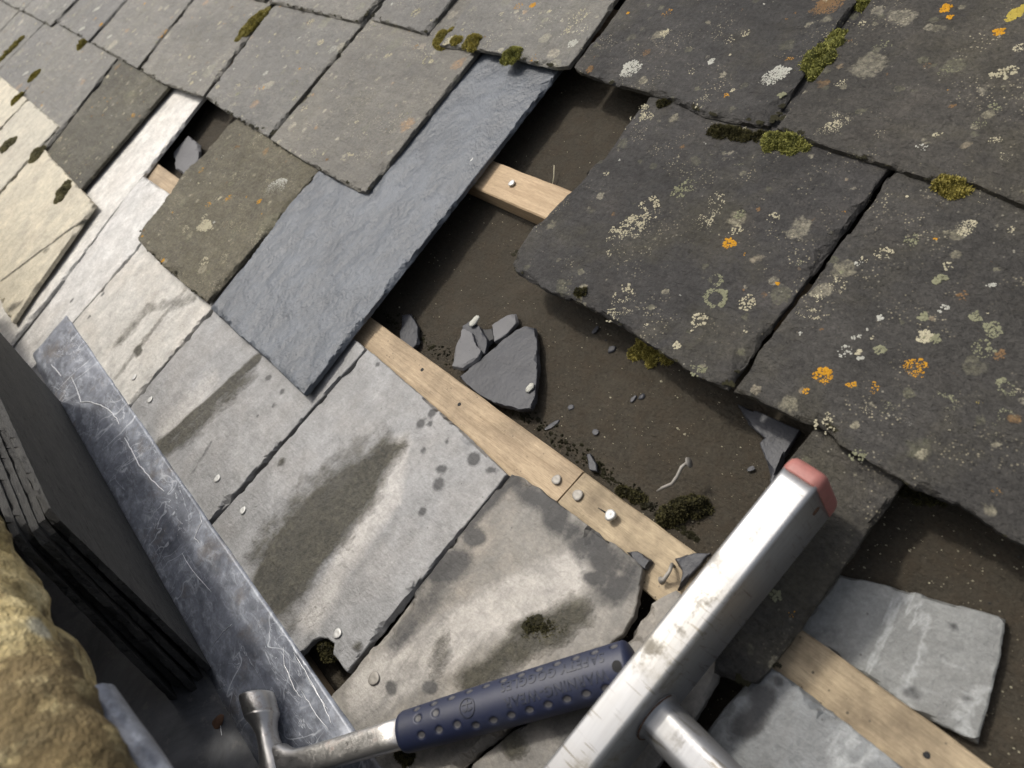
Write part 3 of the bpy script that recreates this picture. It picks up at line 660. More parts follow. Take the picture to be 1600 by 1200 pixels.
# ------------------------------------------------------------------ lead gutter lining
LV0 = -.262; YB = -.362 * math.cos(TH); ZB = -.362 * math.sin(TH)
prof = []     # (v, w) across: on the slates, down to the sole, across, up the parapet
for v in np.linspace(LV0, -.356, 26): prof.append((v, .0105 if v > -.345 else .0105 - (-.345 - v) * .6))
for k in range(1, 16):
    Y = YB - .104 * k / 15; _, v, w = YZ(0, Y, ZB + .006); prof.append((v, w))
for k in range(1, 20):
    _, v, w = YZ(0, YB - .106 - .012 * k / 19, ZB + .006 + .20 * k / 19); prof.append((v, w))
sl = np.concatenate([np.linspace(-1.345, .3, 230)])
V = []; F = []; m = len(prof)
for i, s in enumerate(sl):
    for k, (v, w) in enumerate(prof):
        d = .0022 * nz(s * 9, v * 14, 3) + .0011 * nz(s * 28, v * 34, 5) + .0005 * nz(s * 80, v * 80, 8)
        e = min(1, k / 3)
        cut = .03 * max(0, (k - 8)) / m if i == 0 else 0
        V.append((s - .02 * (1 - k / m) * 0 + .004 * nz(v * 30, 3) * (i == 0), v + (.0013 * nz(s * 12, 2.2) + .0006 * nz(s * 50, 1)) * (k == 0), w + max(d * e, -.0012)))
for i in range(len(sl) - 1):
    for k in range(m - 1): a = i * m + k; F.append((a, a + 1, a + m + 1, a + m))
n0 = len(V)     # turned edge of the sheet, 2 mm thick
for i in range(len(sl)): q = V[i * m]; V.append((q[0], q[1], q[2] - .0026))
for i in range(len(sl) - 1): F.append((i * m, (i + 1) * m, n0 + i + 1, n0 + i))
n1 = len(V)
for k in range(m): q = V[k]; V.append((q[0], q[1], q[2] - .0026))
for k in range(m - 1): F.append((k, n1 + k, n1 + k + 1, k + 1))
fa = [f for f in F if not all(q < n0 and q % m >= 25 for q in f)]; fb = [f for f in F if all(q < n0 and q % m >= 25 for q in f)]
def sub(fs):
    ids = sorted({q for f in fs for q in f}); mp = {q: i for i, q in enumerate(ids)}; return [V[q] for q in ids], [tuple(mp[q] for q in f) for f in fs]
lead = mesh('lead_gutter', *sub(fa), M_LEAD, None, (-.5, -.3, .01))
mesh('gutter_sole', *sub(fb), M_LEAD_SHADE, lead, (-.5, -.4, .03))
tag(lead, 'mottled blue grey lead sheet lining the gutter along the eaves slates', 'flashing')
def crease(pts, r, name='crease'):
    P = []
    for x, y in pts:
        s, v = pt(x, y, .0115)
        P.append((s, v, .0112 + max(.0022 * nz(s * 9, v * 14, 3) + .0011 * nz(s * 28, v * 34, 5), -.0012)))
    Q = []
    for a, b in zip(P[:-1], P[1:]):
        for k in range(5): f = k / 5; Q.append(tuple(a[i] + (b[i] - a[i]) * f + (RS.uniform(-.0007, .0007) if i < 2 else 0) for i in range(3)))
    Q.append(P[-1])
    V, F = tube(Q, [r * (.35 + .65 * math.sin(math.pi * (i + .6) / (len(Q) + .2)) * (.6 + .8 * abs(nz(i * .7, r * 999)))) for i in range(len(Q))], 6)
    mesh(name, V, F, M_SCRAPE, lead, P[0])
for pts in ([(80, 570), (92, 583), (96, 588)], [(112, 590), (122, 612), (126, 628), (140, 628), (158, 634), (172, 642), (182, 654), (186, 663)],
            [(194, 684), (206, 706), (218, 728), (225, 735), (238, 750), (257, 768)]): crease(pts, .0011)
for pts in ([(312, 800), (316, 815), (304, 840), (312, 850)], [(285, 865), (300, 890), (330, 925)], [(442, 1010), (444, 1040), (458, 1075), (470, 1090)], [(458, 1020), (480, 1055), (500, 1092), (515, 1110)],
            [(470, 1080), (490, 1110), (515, 1140)], [(330, 1010), (345, 990), (362, 975)], [(345, 1130), (348, 1160), (352, 1200)], [(480, 1060), (505, 1100), (522, 1135)]): crease(pts, .00035)

# ------------------------------------------------------------------ parapet with stone coping
par = empty('stone_parapet', YZ(-.6, -.5, -.25))
tag(par, 'rough stone parapet crusted with golden lichen along the gutter', 'parapet')
def rough_block(name, s0, s1, Y0, Y1, Z0, Z1, amp, seed, mat, parent, res=.009, rnd=.03, shear=0.0):
    nx, ny, nzz = [max(3, int(d / res)) for d in (s1 - s0, Y1 - Y0, Z1 - Z0)]
    V = []; F = []; idx = {}
    def vid(i, j, k):
        if (i, j, k) in idx: return idx[(i, j, k)]
        p = np.array([s0 + (s1 - s0) * i / nx, Y0 + (Y1 - Y0) * j / ny, Z0 + (Z1 - Z0) * k / nzz])
        c = np.array([np.clip(p[0], s0 + rnd, s1 - rnd), np.clip(p[1], Y0 + rnd, Y1 - rnd), np.clip(p[2], Z0 + min(rnd, (Z1 - Z0) * .4), Z1 - min(rnd, (Z1 - Z0) * .4))])
        d = p - c; L = np.linalg.norm(d)
        if L > 1e-9: p = c + d / L * min(L, rnd)
        n_ = d / L if L > 1e-9 else np.array([0, 0, 1.])
        a = amp * (fr(p[0] * 16, p[1] * 16, p[2] * 16 + seed, 6) * .8 + .5 * nz(p[0] * 60, p[1] * 40, p[2] * 40 + seed))
        p = p + n_ * a; p[1] += shear * (p[0] - s0)
        idx[(i, j, k)] = len(V); V.append(YZ(*p)); return idx[(i, j, k)]
    for i in range(nx):
        for j in range(ny): F.append((vid(i, j, nzz), vid(i + 1, j, nzz), vid(i + 1, j + 1, nzz), vid(i, j + 1, nzz)))
        for k in range(nzz):
            F.append((vid(i, ny, k), vid(i, ny, k + 1), vid(i + 1, ny, k + 1), vid(i + 1, ny, k)))
            F.append((vid(i, 0, k), vid(i + 1, 0, k), vid(i + 1, 0, k + 1), vid(i, 0, k + 1)))
    for j in range(ny):
        for k in range(nzz):
            F.append((vid(0, j, k), vid(0, j, k + 1), vid(0, j + 1, k + 1), vid(0, j + 1, k)))
            F.append((vid(nx, j, k), vid(nx, j + 1, k), vid(nx, j + 1, k + 1), vid(nx, j, k + 1)))
    return mesh(name, V, F, mat, parent, YZ((s0 + s1) / 2, (Y0 + Y1) / 2, Z0))
PT = .150
for k, (a, b, y) in enumerate(((-.62, -.02, -.387), (-1.12, -.625, -.40), (-1.66, -1.125, -.40), (-2.2, -1.665, -.41), (-.015, .4, -.37))):
    rough_block('coping_stone', a, b, -.68, y, .03 if k in (0, 4) else -.03, PT if k in (0, 4) else .055, .010, 3.1 * k, M_STONE, par, .007 if k == 0 else .014, .03, .075 if k == 0 else 0)
rough_block('wall', -2.4, .5, -.66, -.412, -1.2, -.02, .008, 50, M_WALL, par, .03, .02)
# lead dressed over the inner edge of the coping, near the camera
V = []; F = []; n = 60; m = 14
for i in range(n):
    f = i / (n - 1); s = -.335 + .45 * f; Yc = -.3580 + .030 * min(1, f * 2.0)
    for k in range(m):
        a = math.pi * (1.05 - 1.25 * k / (m - 1)); r = .010 + .0015 * nz(s * 20, k * .3)
        Zc = .105 - (.03 if k == m - 1 else 0)
        V.append(YZ(s, Yc - .006 + r * math.cos(a), Zc + r * math.sin(a) * .9 + .001 * nz(s * 40, k)))
for i in range(n - 1):
    for k in range(m - 1): a = i * m + k; F.append((a, a + m, a + m + 1, a + 1))
mesh('lead_roll', V, F, M_LEAD, par, YZ(-.1, -.36, .11))

# ------------------------------------------------------------------ stack of slates standing in the gutter
LEAN = math.radians(13)
labels = ['front slate of the stack standing in the lead gutter, broad dark face showing', 'second slate in the stack standing in the gutter, right behind the front one',
          'third slate counted from the front of the stack in the gutter', 'fourth slate of the gutter stack, next to the rearmost', 'rearmost slate of the gutter stack, leaning on the stone parapet']
yb, zb = -.352 * math.cos(TH), -.352 * math.sin(TH) + .013
for k in range(5):
    Yk = yb - .0005 - k * .0095; lean = LEAN - math.radians(.7) * k; dz = 0 if k == 0 else -.008
    ex = Vector((1, 0, 0)); up = Vector((0, -math.sin(lean), math.cos(lean))); nn = ex.cross(up) * -1
    o_ = Vector((-1.165 + (.0, -.004, .004, -.008, .002)[k], Yk, zb + dz - (.004 if k else 0)))
    Mw = Matrix(((ex.x, up.x, -nn.x, o_.x), (ex.y, up.y, -nn.y, o_.y), (ex.z, up.z, -nn.z, o_.z), (0, 0, 0, 1)))
    poly = [(0, 0), (.606, 0), (.606, .252), (.598, .262), (0.012, .262), (0, .250)]
    place = ROOF.inverted() @ Mw
    base = tuple(place @ Vector((.3, 0, 0)))
    o, B = slab('roofing_slate', poly, lambda s, v: 0.0, .0065, M_STACK, None, 300 + 5 * k, step=.007, rough=.0010, chip=(.0012, .004), relief=.0009, place=place, loc=base)
    tag(o, labels[k], 'slate', 'slates stacked upright in the gutter')

# ------------------------------------------------------------------ loose slate and broken pieces on the underlay
def loose(pts, w, th, mat, name, label, cat, seed, group=None, tilt=(0, 0), **kw):
    P = [pt(x, y, w + th) for x, y in pts]; c = np.mean(P, 0)
    wb = lambda s, v: w + tilt[0] * (s - c[0]) + tilt[1] * (v - c[1])
    o, B = slab(name, P, wb, th, mat, None, seed, loc=(c[0], c[1], w), **kw); tag(o, label, cat, group); return o
loose([(1309, 895), (1440, 928), (1572, 966), (1562, 1030), (1528, 1160), (1440, 1118), (1250, 985)], -.0265, .007, M_BLUEPALE, 'roofing_slate', 'loose blue grey slate lying behind the near batten beside the ladder', 'slate', 401, step=.005, chip=(.0015, .006), rough=.0006,
      marks=[('damp', blob(1485, 975, 7, 7, 0, -.02)), ('damp', blob(1420, 1080, 14, 12, 0, -.02, .9)), ('damp', blob(1512, 1090, 9, 8, 0, -.02)), ('damp', blob(1345, 930, 6, 4, 0, -.02, .8)), ('damp', blob(1310, 1000, 30, 22, 0, -.02, .5))])
FG = 'broken slate pieces on the underlay'
loose([(818, 505), (833, 508), (838, 530), (841, 570), (838, 625), (832, 641), (812, 642), (780, 634), (745, 614), (716, 588), (745, 565), (775, 538), (800, 515)], -.020, .006, M_FRAG, 'slate_fragment', 'largest dark broken piece of slate, triangular, lying above the batten', 'slate piece', 410, FG, (.04, -.05), step=.003, chip=(.0006, .004), relief=.00025)
loose([(722, 512), (738, 520), (744, 540), (752, 548), (748, 560), (722, 576), (704, 572), (708, 540)], -.016, .005, M_FRAGL, 'slate_fragment', 'pale grey chip of slate beside the triangular broken piece', 'slate piece', 411, FG, (.05, .03), step=.003, chip=(.0006, .004), relief=.00025)
loose([(722, 510), (735, 500), (752, 512), (762, 530), (758, 552), (748, 556), (738, 538)], -.0205, .005, M_FRAG, 'slate_fragment', 'small dark shard of slate overlapping the pale chip', 'slate piece', 412, FG, (.0, .05), step=.003, chip=(.0006, .004), relief=.00025)
loose([(744, 514), (768, 512), (772, 528), (760, 540), (750, 536)], -.024, .005, M_FRAGB, 'slate_fragment', 'tiny dark wedge of slate between the pale chip and the triangle', 'slate piece', 413, FG, step=.003, chip=(.0006, .004), relief=.00025)
loose([(768, 508), (790, 490), (804, 488), (808, 502), (790, 524), (772, 534)], -.0245, .005, M_FRAGL, 'slate_fragment', 'grey pointed shard behind the top of the triangular piece', 'slate piece', 414, FG, step=.003, chip=(.0006, .004), relief=.00025)
loose([(626, 490), (640, 488), (652, 510), (653, 535), (640, 548), (624, 530)], -.026, .005, M_FRAG, 'slate_fragment', 'half hidden shard of slate in the shade of the new slate', 'slate piece', 415, FG, step=.004)
loose([(1150, 628), (1200, 650), (1250, 672), (1225, 712), (1205, 760), (1198, 720), (1187, 692), (1195, 684), (1170, 662)], -.026, .006, M_FRAG, 'slate_fragment', 'long dark shard of slate above the red ladder cap', 'slate piece', 416, FG, step=.004)
loose([(1246, 712), (1292, 696), (1330, 700), (1398, 736), (1375, 744), (1305, 758), (1270, 738)], -.004, .008, M_FRAGB, 'slate_fragment', 'black broken slate poking out under the near lichened slate', 'slate piece', 417, FG, step=.004, chip=(.002, .008))
loose([(1052, 871), (1080, 863), (1110, 864), (1082, 895), (1058, 922), (1062, 904), (1066, 893), (1058, 882)], -.0012, .005, M_FRAG, 'slate_fragment', 'blue grey broken piece of slate on the batten beside the ladder', 'slate piece', 418, FG, step=.003, chip=(.0006, .004), relief=.00025)
loose([(976, 860), (992, 859), (1018, 875), (1008, 889), (994, 880)], -.0012, .006, M_FRAG, 'slate_fragment', 'small dark piece of slate wedged under the broken slate corner', 'slate piece', 419, FG, step=.003, chip=(.001, .005))
loose([(916, 710), (922, 708), (930, 722), (932, 736), (921, 734)], -.026, .004, M_FRAG, 'slate_fragment', 'blue grey sliver of slate at the upper edge of the batten joint', 'slate piece', 420, FG, step=.003, chip=(.001, .004))
loose([(270, 238), (296, 214), (312, 226), (310, 250), (288, 272), (272, 262)], -.022, .007, M_FRAGL, 'slate_fragment', 'grey broken slate lying in the small far opening', 'slate piece', 421, FG, (.0, .1), step=.006, chip=(.002, .008))
chips = [((990, 622, 8, 3), 'thin slate splinter right of the triangular piece'), ((955, 545, 7, 5), 'small slate chip on the underlay under the dark slate edge'), ((930, 515, 7, 3), 'narrow slate splinter high on the brown underlay'),
         ((862, 664, 13, 3), 'long thin splinter of slate below the triangular piece'), ((1003, 619, 7, 4), 'little slate flake beside the thin splinter'), ((892, 636, 5, 5), 'tiny blue grey slate flake on the underlay'),
         ((1173, 732, 8, 4), 'curved grey flake on the underlay near the ladder cap'), ((930, 675, 5, 5), 'small pale slate crumb above the batten')]
for i, ((x, y, a, b), lab) in enumerate(chips):
    an = random.uniform(-.9, -.3); P = []
    for k in range(7):
        t_ = 2 * math.pi * k / 7; r = random.uniform(.75, 1.2); u, q = a * r * math.cos(t_), b * r * math.sin(t_); P.append((x + u * math.cos(an) - q * math.sin(an), y + u * math.sin(an) + q * math.cos(an)))
    loose(P, -.0285, .0014, M_FRAG, 'slate_chip', lab, 'slate chip', 440 + i, 'slate chips on the underlay', step=.003, chip=(.0005, .002), rough=.0003)
def pebble(px, py, r, w, mat, name, label, cat):
    c = pt(px, py, w); V = []; F = []
    import bmesh
    bm = bmesh.new(); bmesh.ops.create_icosphere(bm, subdivisions=2, radius=1)
    for q in bm.verts:
        d = 1 + .35 * nz(q.co.x * 1.6 + px, q.co.y * 1.6, q.co.z * 1.6)
        V.append((c[0] + q.co.x * r * d, c[1] + q.co.y * r * 1.5 * d, w + r * .35 * q.co.z * d))
    F = [[q.index for q in f.verts] for f in bm.faces]; bm.free()
    return tag(mesh(name, V, F, mat, None, (*c, w)), label, cat)
pebble(741, 502, .005, -.012, LICH['w'], 'mortar_crumb', 'cream crumb of mortar on top of the small dark shard', 'mortar')
pebble(828, 606, .004, -.010, LICH['w'], 'mortar_crumb', 'white crumb resting on the triangular broken slate', 'mortar')
pebble(338, 1132, .007, .012, M_RUST, 'dirt_crumb', 'dark brown crumb of dirt in the gutter beside the hammer head', 'dirt')
# loose bent nail lying on the mossy lump
P = [pt(x, y, -.006) for x, y in ((1023, 764), (1034, 760), (1050, 756), (1060, 746), (1068, 734), (1076, 728))]
V, F = join([tube([(p[0], p[1], z) for p, z in zip(P, (-.012, -.009, -.006, -.003, 0, 0))], [.0009, .0015, .0016, .0016, .0016, .0016]),
             tube([(P[-1][0], P[-1][1], 0), (P[-1][0] + .0012, P[-1][1] + .0012, .0004), (P[-1][0] + .002, P[-1][1] + .002, .0008)], [.0018, .0048, .0046], 12)])
tag(mesh('bent_nail', V, F, M_NAILO, None, (*P[2], -.006)), 'loose bent nail lying on a dark mossy lump', 'nail')
P = [pt(x, y, -.024) for x, y in ((862, 288), (866, 276), (868, 262))]
V, F = tube([(*p, -.026 + .003 * i) for i, p in enumerate(P)], .0007, 6); tag(mesh('straw', V, F, LICH['c'], None, (*P[0], -.026)), 'thin pale straw standing on the underlay by the upper batten', 'straw')

# ------------------------------------------------------------------ moss and lichen
def leaflets(P, N, ln, wd):
    """many small leaf blades at points P along normals N"""
    n = len(P); N = N + RS.normal(0, .8, (n, 3)); N /= np.linalg.norm(N, axis=1)[:, None]
    S = np.cross(N, RS.normal(0, 1, (n, 3))); S /= np.maximum(np.linalg.norm(S, axis=1)[:, None], 1e-6)
    L = ln * RS.uniform(.5, 1.4, (n, 1)); b = np.cross(S, N) * L * .3
    V = np.stack([P - S * wd * .5, P + S * wd * .5, P + N * L * .6 + S * wd * .45 + b, P + N * L + b * 1.6, P + N * L * .6 - S * wd * .45 + b], 1).reshape(-1, 3)
    F = np.arange(n * 5).reshape(n, 5); return V, F, [0, 0, .6, 1, .6] * n
def moss(px, py, rx, ry, ang, hgt, mat, label, w=None, n=None):
    s, v = pt(px, py, .022); hit = slate_at(s, v)
    if w is None: w = hit[1] if hit else -.029
    s, v = pt(px, py, w + hgt * .4)
    a, b = 1.35 * px_r(rx, px, py, w), 1.35 * px_r(ry, px, py, w)      # ang is along the eaves (0) or up the slope (pi/2)
    ca, sa = math.cos(ang), math.sin(ang); V = []; F = []; P = []; N = []; tip = []
    lump = max(.0032, min(a, b) * .42); nl = int(max(7, min(46, 2.6 * a * b / lump ** 2)))
    cnt = n or int(min(9000, max(500, 3600 * (a * b) / (.012 * .012))))
    for l in range(nl):
        q = math.sqrt(RS.uniform(0, .95)) if l else 0; t_ = RS.uniform(0, 6.283)
        e = 1 + .35 * nz(math.cos(t_) * 1.5 + px, math.sin(t_) * 1.5 + py, 2)
        x, y = (a - lump * .6) * e * q * math.cos(t_), (b - lump * .6) * e * q * math.sin(t_)
        cx, cy = s + x * ca - y * sa, v + x * sa + y * ca
        r = lump * RS.uniform(.65, 1.25); h = hgt * (1 - .65 * q * q) * RS.uniform(.65, 1.1); h = max(h, min(.002, hgt * .6))
        k0 = len(V); nu, nr = 12, 4
        for j in range(nr + 1):
            ph = j / nr * math.pi / 2
            for i in range(nu):
                u = 2 * math.pi * i / nu; V.append((cx + r * math.cos(ph) * math.cos(u), cy + r * math.cos(ph) * math.sin(u), w - .001 + h * math.sin(ph)))
        for j in range(nr):
            for i in range(nu): k = (i + 1) % nu; F.append((k0 + j * nu + i, k0 + j * nu + k, k0 + (j + 1) * nu + k, k0 + (j + 1) * nu + i))
        m = cnt // nl + 1; ph = np.arcsin(RS.uniform(.0, 1, m)); u = RS.uniform(0, 6.283, m)
        D_ = np.column_stack([np.cos(ph) * np.cos(u), np.cos(ph) * np.sin(u), np.sin(ph)])
        P.append(np.array([cx, cy, w - .001]) + D_ * np.array([r, r, h])); N.append(D_)
    tip = [0.0] * len(V); P = np.concatenate(P); N = np.concatenate(N)
    V2, F2, t2 = leaflets(P, N, .0021, .0008)
    k = len(V); V = V + V2.tolist(); F = F + (F2 + k).tolist(); tip += t2
    tag(mesh('moss_clump', V, F, mat, None, (s, v, w), attrs={'tip': tip}), label, 'moss', 'moss clumps on the roof')
G_ = [(1279, 88, 24, 44, -0.05, .016, M_MOSS, 'largest tall green moss clump, filling the joint beside the white lichen'), (1224, 221, 34, 15, .0, .011, M_MOSS, 'smooth oval green moss cushion below the white lichen'),
      (1487, 286, 24, 17, .2, .013, M_MOSSY, 'brown green moss tuft on the tail of the rightmost upper slate'), (1022, 546, 30, 19, .2, .012, M_MOSSY, 'round yellow green moss tuft hanging over the brown underlay'),
      (692, 57, 15, 17, .6, .011, M_MOSSY, 'yellow green moss tuft at the joint above the grey lichened slate'), (735, 64, 11, 15, .6, .009, M_MOSSY, 'small mossy lump right of the joint tuft above the new slate'), (712, 62, 10, 7, .0, .005, M_MOSSY, 'thin strip of moss linking two tufts above the new slate'),
      (797, 84, 14, 12, .4, .010, M_MOSS, 'single moss tuft over the head of the clean new slate'), (392, 36, 12, 30, -0.20, .010, M_MOSSY, 'long olive moss strip in the joint of the upper slates'),
      (127, 68, 10, 9, 0, .012, M_MOSSY, 'round olive moss ball at the corner of a far slate'), (97, 298, 13, 16, .6, .012, M_MOSSP, 'dry round moss ball at the tail of a cream edged slate'), (56, 238, 12, 14, .8, .010, M_MOSSP, 'dry moss tuft at the joint between two far slates'),
      (52, 118, 7, 10, -0.20, .008, M_MOSSY, 'small moss streak beside a white spot on a far slate'), (26, 152, 7, 12, -0.20, .008, M_MOSSY, 'narrow moss streak in the joint below the white spot'), (12, 80, 8, 26, -0.10, .009, M_MOSSY, 'long moss line in the leftmost far joint'),
      (1345, 5, 11, 10, .5, .008, M_MOSS, 'moss tuft at the top edge beside the orange brown lichen'), (1036, 160, 10, 7, 0, .005, M_MOSSD, 'tiny dark moss speck at the corner of the opening'), (1440, 768, 24, 13, .2, .010, M_MOSSD, 'dark moss tuft under the tail of the near slate'),
      (1243, 464, 8, 9, .6, .008, M_MOSS, 'tiny green moss tuft in the dark joint between near slates'), (906, 455, 10, 6, .3, .005, M_MOSSD, 'thin dark moss patch on the broken edge over the underlay'), (1150, 208, 46, 11, .1, .004, M_MOSSD, 'flat dark moss film under the tail of the upper slate'),
      (10, 226, 10, 15, -0.30, .009, M_MOSSP, 'dry moss clump at the far edge beside the cream slates')]
for g in G_: moss(*g)
moss(1062, 795, 36, 15, .9, .018, M_MOSSD, 'dark earthy moss lump above the near batten, a nail on top', w=-.029)
moss(985, 772, 24, 7, .2, .006, M_MOSSD, 'low dark moss fringe along the upper side of the batten', w=-.029)
moss(508, 1010, 20, 12, .0, .010, M_MOSSD, 'black moss filling the broken corner of the wedge stained slate', w=-.006)
moss(630, 1178, 16, 10, .3, .008, M_MOSSD, 'dark moss bit beneath the hammer shank', w=.008)
moss(852, 982, 38, 14, .6, .0008, M_MOSSD, 'thin green moss film on the buff slate above the hammer grip', w=.0085, n=900)

def plate(c, w, r, kind, seed, asp=1.0, ang=0.0, ring=0.0):
    """a lichen: a crust of many small scales and crumbs inside a lobed outline"""
    ca, sa = math.cos(ang), math.sin(ang)
    cnt = int(min(1300, max(9, (r / .00085) ** 2 * (2.0 if kind != 'cr' else 1.5)))); rs = np.random.RandomState(int(abs(seed) * 97) % 99991)
    V = []; F = []
    for _ in range(cnt):
        q = math.sqrt(rs.uniform(ring * .5, 1.1)); t_ = rs.uniform(0, 6.283); x, y = q * math.cos(t_), q * math.sin(t_)
        e = .45 * nz(x * 1.7 + seed, y * 1.7, seed) + .35 * nz(x * 4.5, y * 4.5, seed)
        if q > .92 + e * .8: continue
        if kind == 'cr' and nz(x * 2.6 + seed, y * 2.6, seed * 1.7) + .5 * nz(x * 7, y * 7, seed) < .02: continue
        x *= r; y *= r * asp; bx, by = c[0] + x * ca - y * sa, c[1] + x * sa + y * ca
        g = rs.uniform(.0005, .0012) * (1.3 if kind != 'cr' else 1); k = len(V); hgt = rs.uniform(.0003, .0010); a0 = rs.uniform(0, 6)
        for i in range(5): a = 1.2566 * i + a0; gg = g * rs.uniform(.6, 1.3); V.append((bx + gg * math.cos(a), by + gg * math.sin(a), w - .0003))
        V.append((bx + rs.uniform(-.4, .4) * g, by + rs.uniform(-.4, .4) * g, w + hgt))
        for i in range(5): F.append((k + i, k + (i + 1) % 5, k + 5))
    if not F: V = [(c[0], c[1], w), (c[0] + .001, c[1], w), (c[0], c[1] + .001, w + .0005)]; F = [(0, 1, 2)]
    return V, F
def lichen(px, py, r, col, kind='pl', asp=1.0, ang=.6, ring=0.0):
    s, v = pt(px, py, .02); hit = slate_at(s, v)
    if not hit: return
    s, v = pt(px, py, hit[1]); V, F = plate((s, v), hit[1], px_r(r, px, py, hit[1]), kind, px * .13 + py * .37, asp, ang, ring)
    mesh('lichen', V, F, LICH[col], hit[0], (s, v, hit[1]))
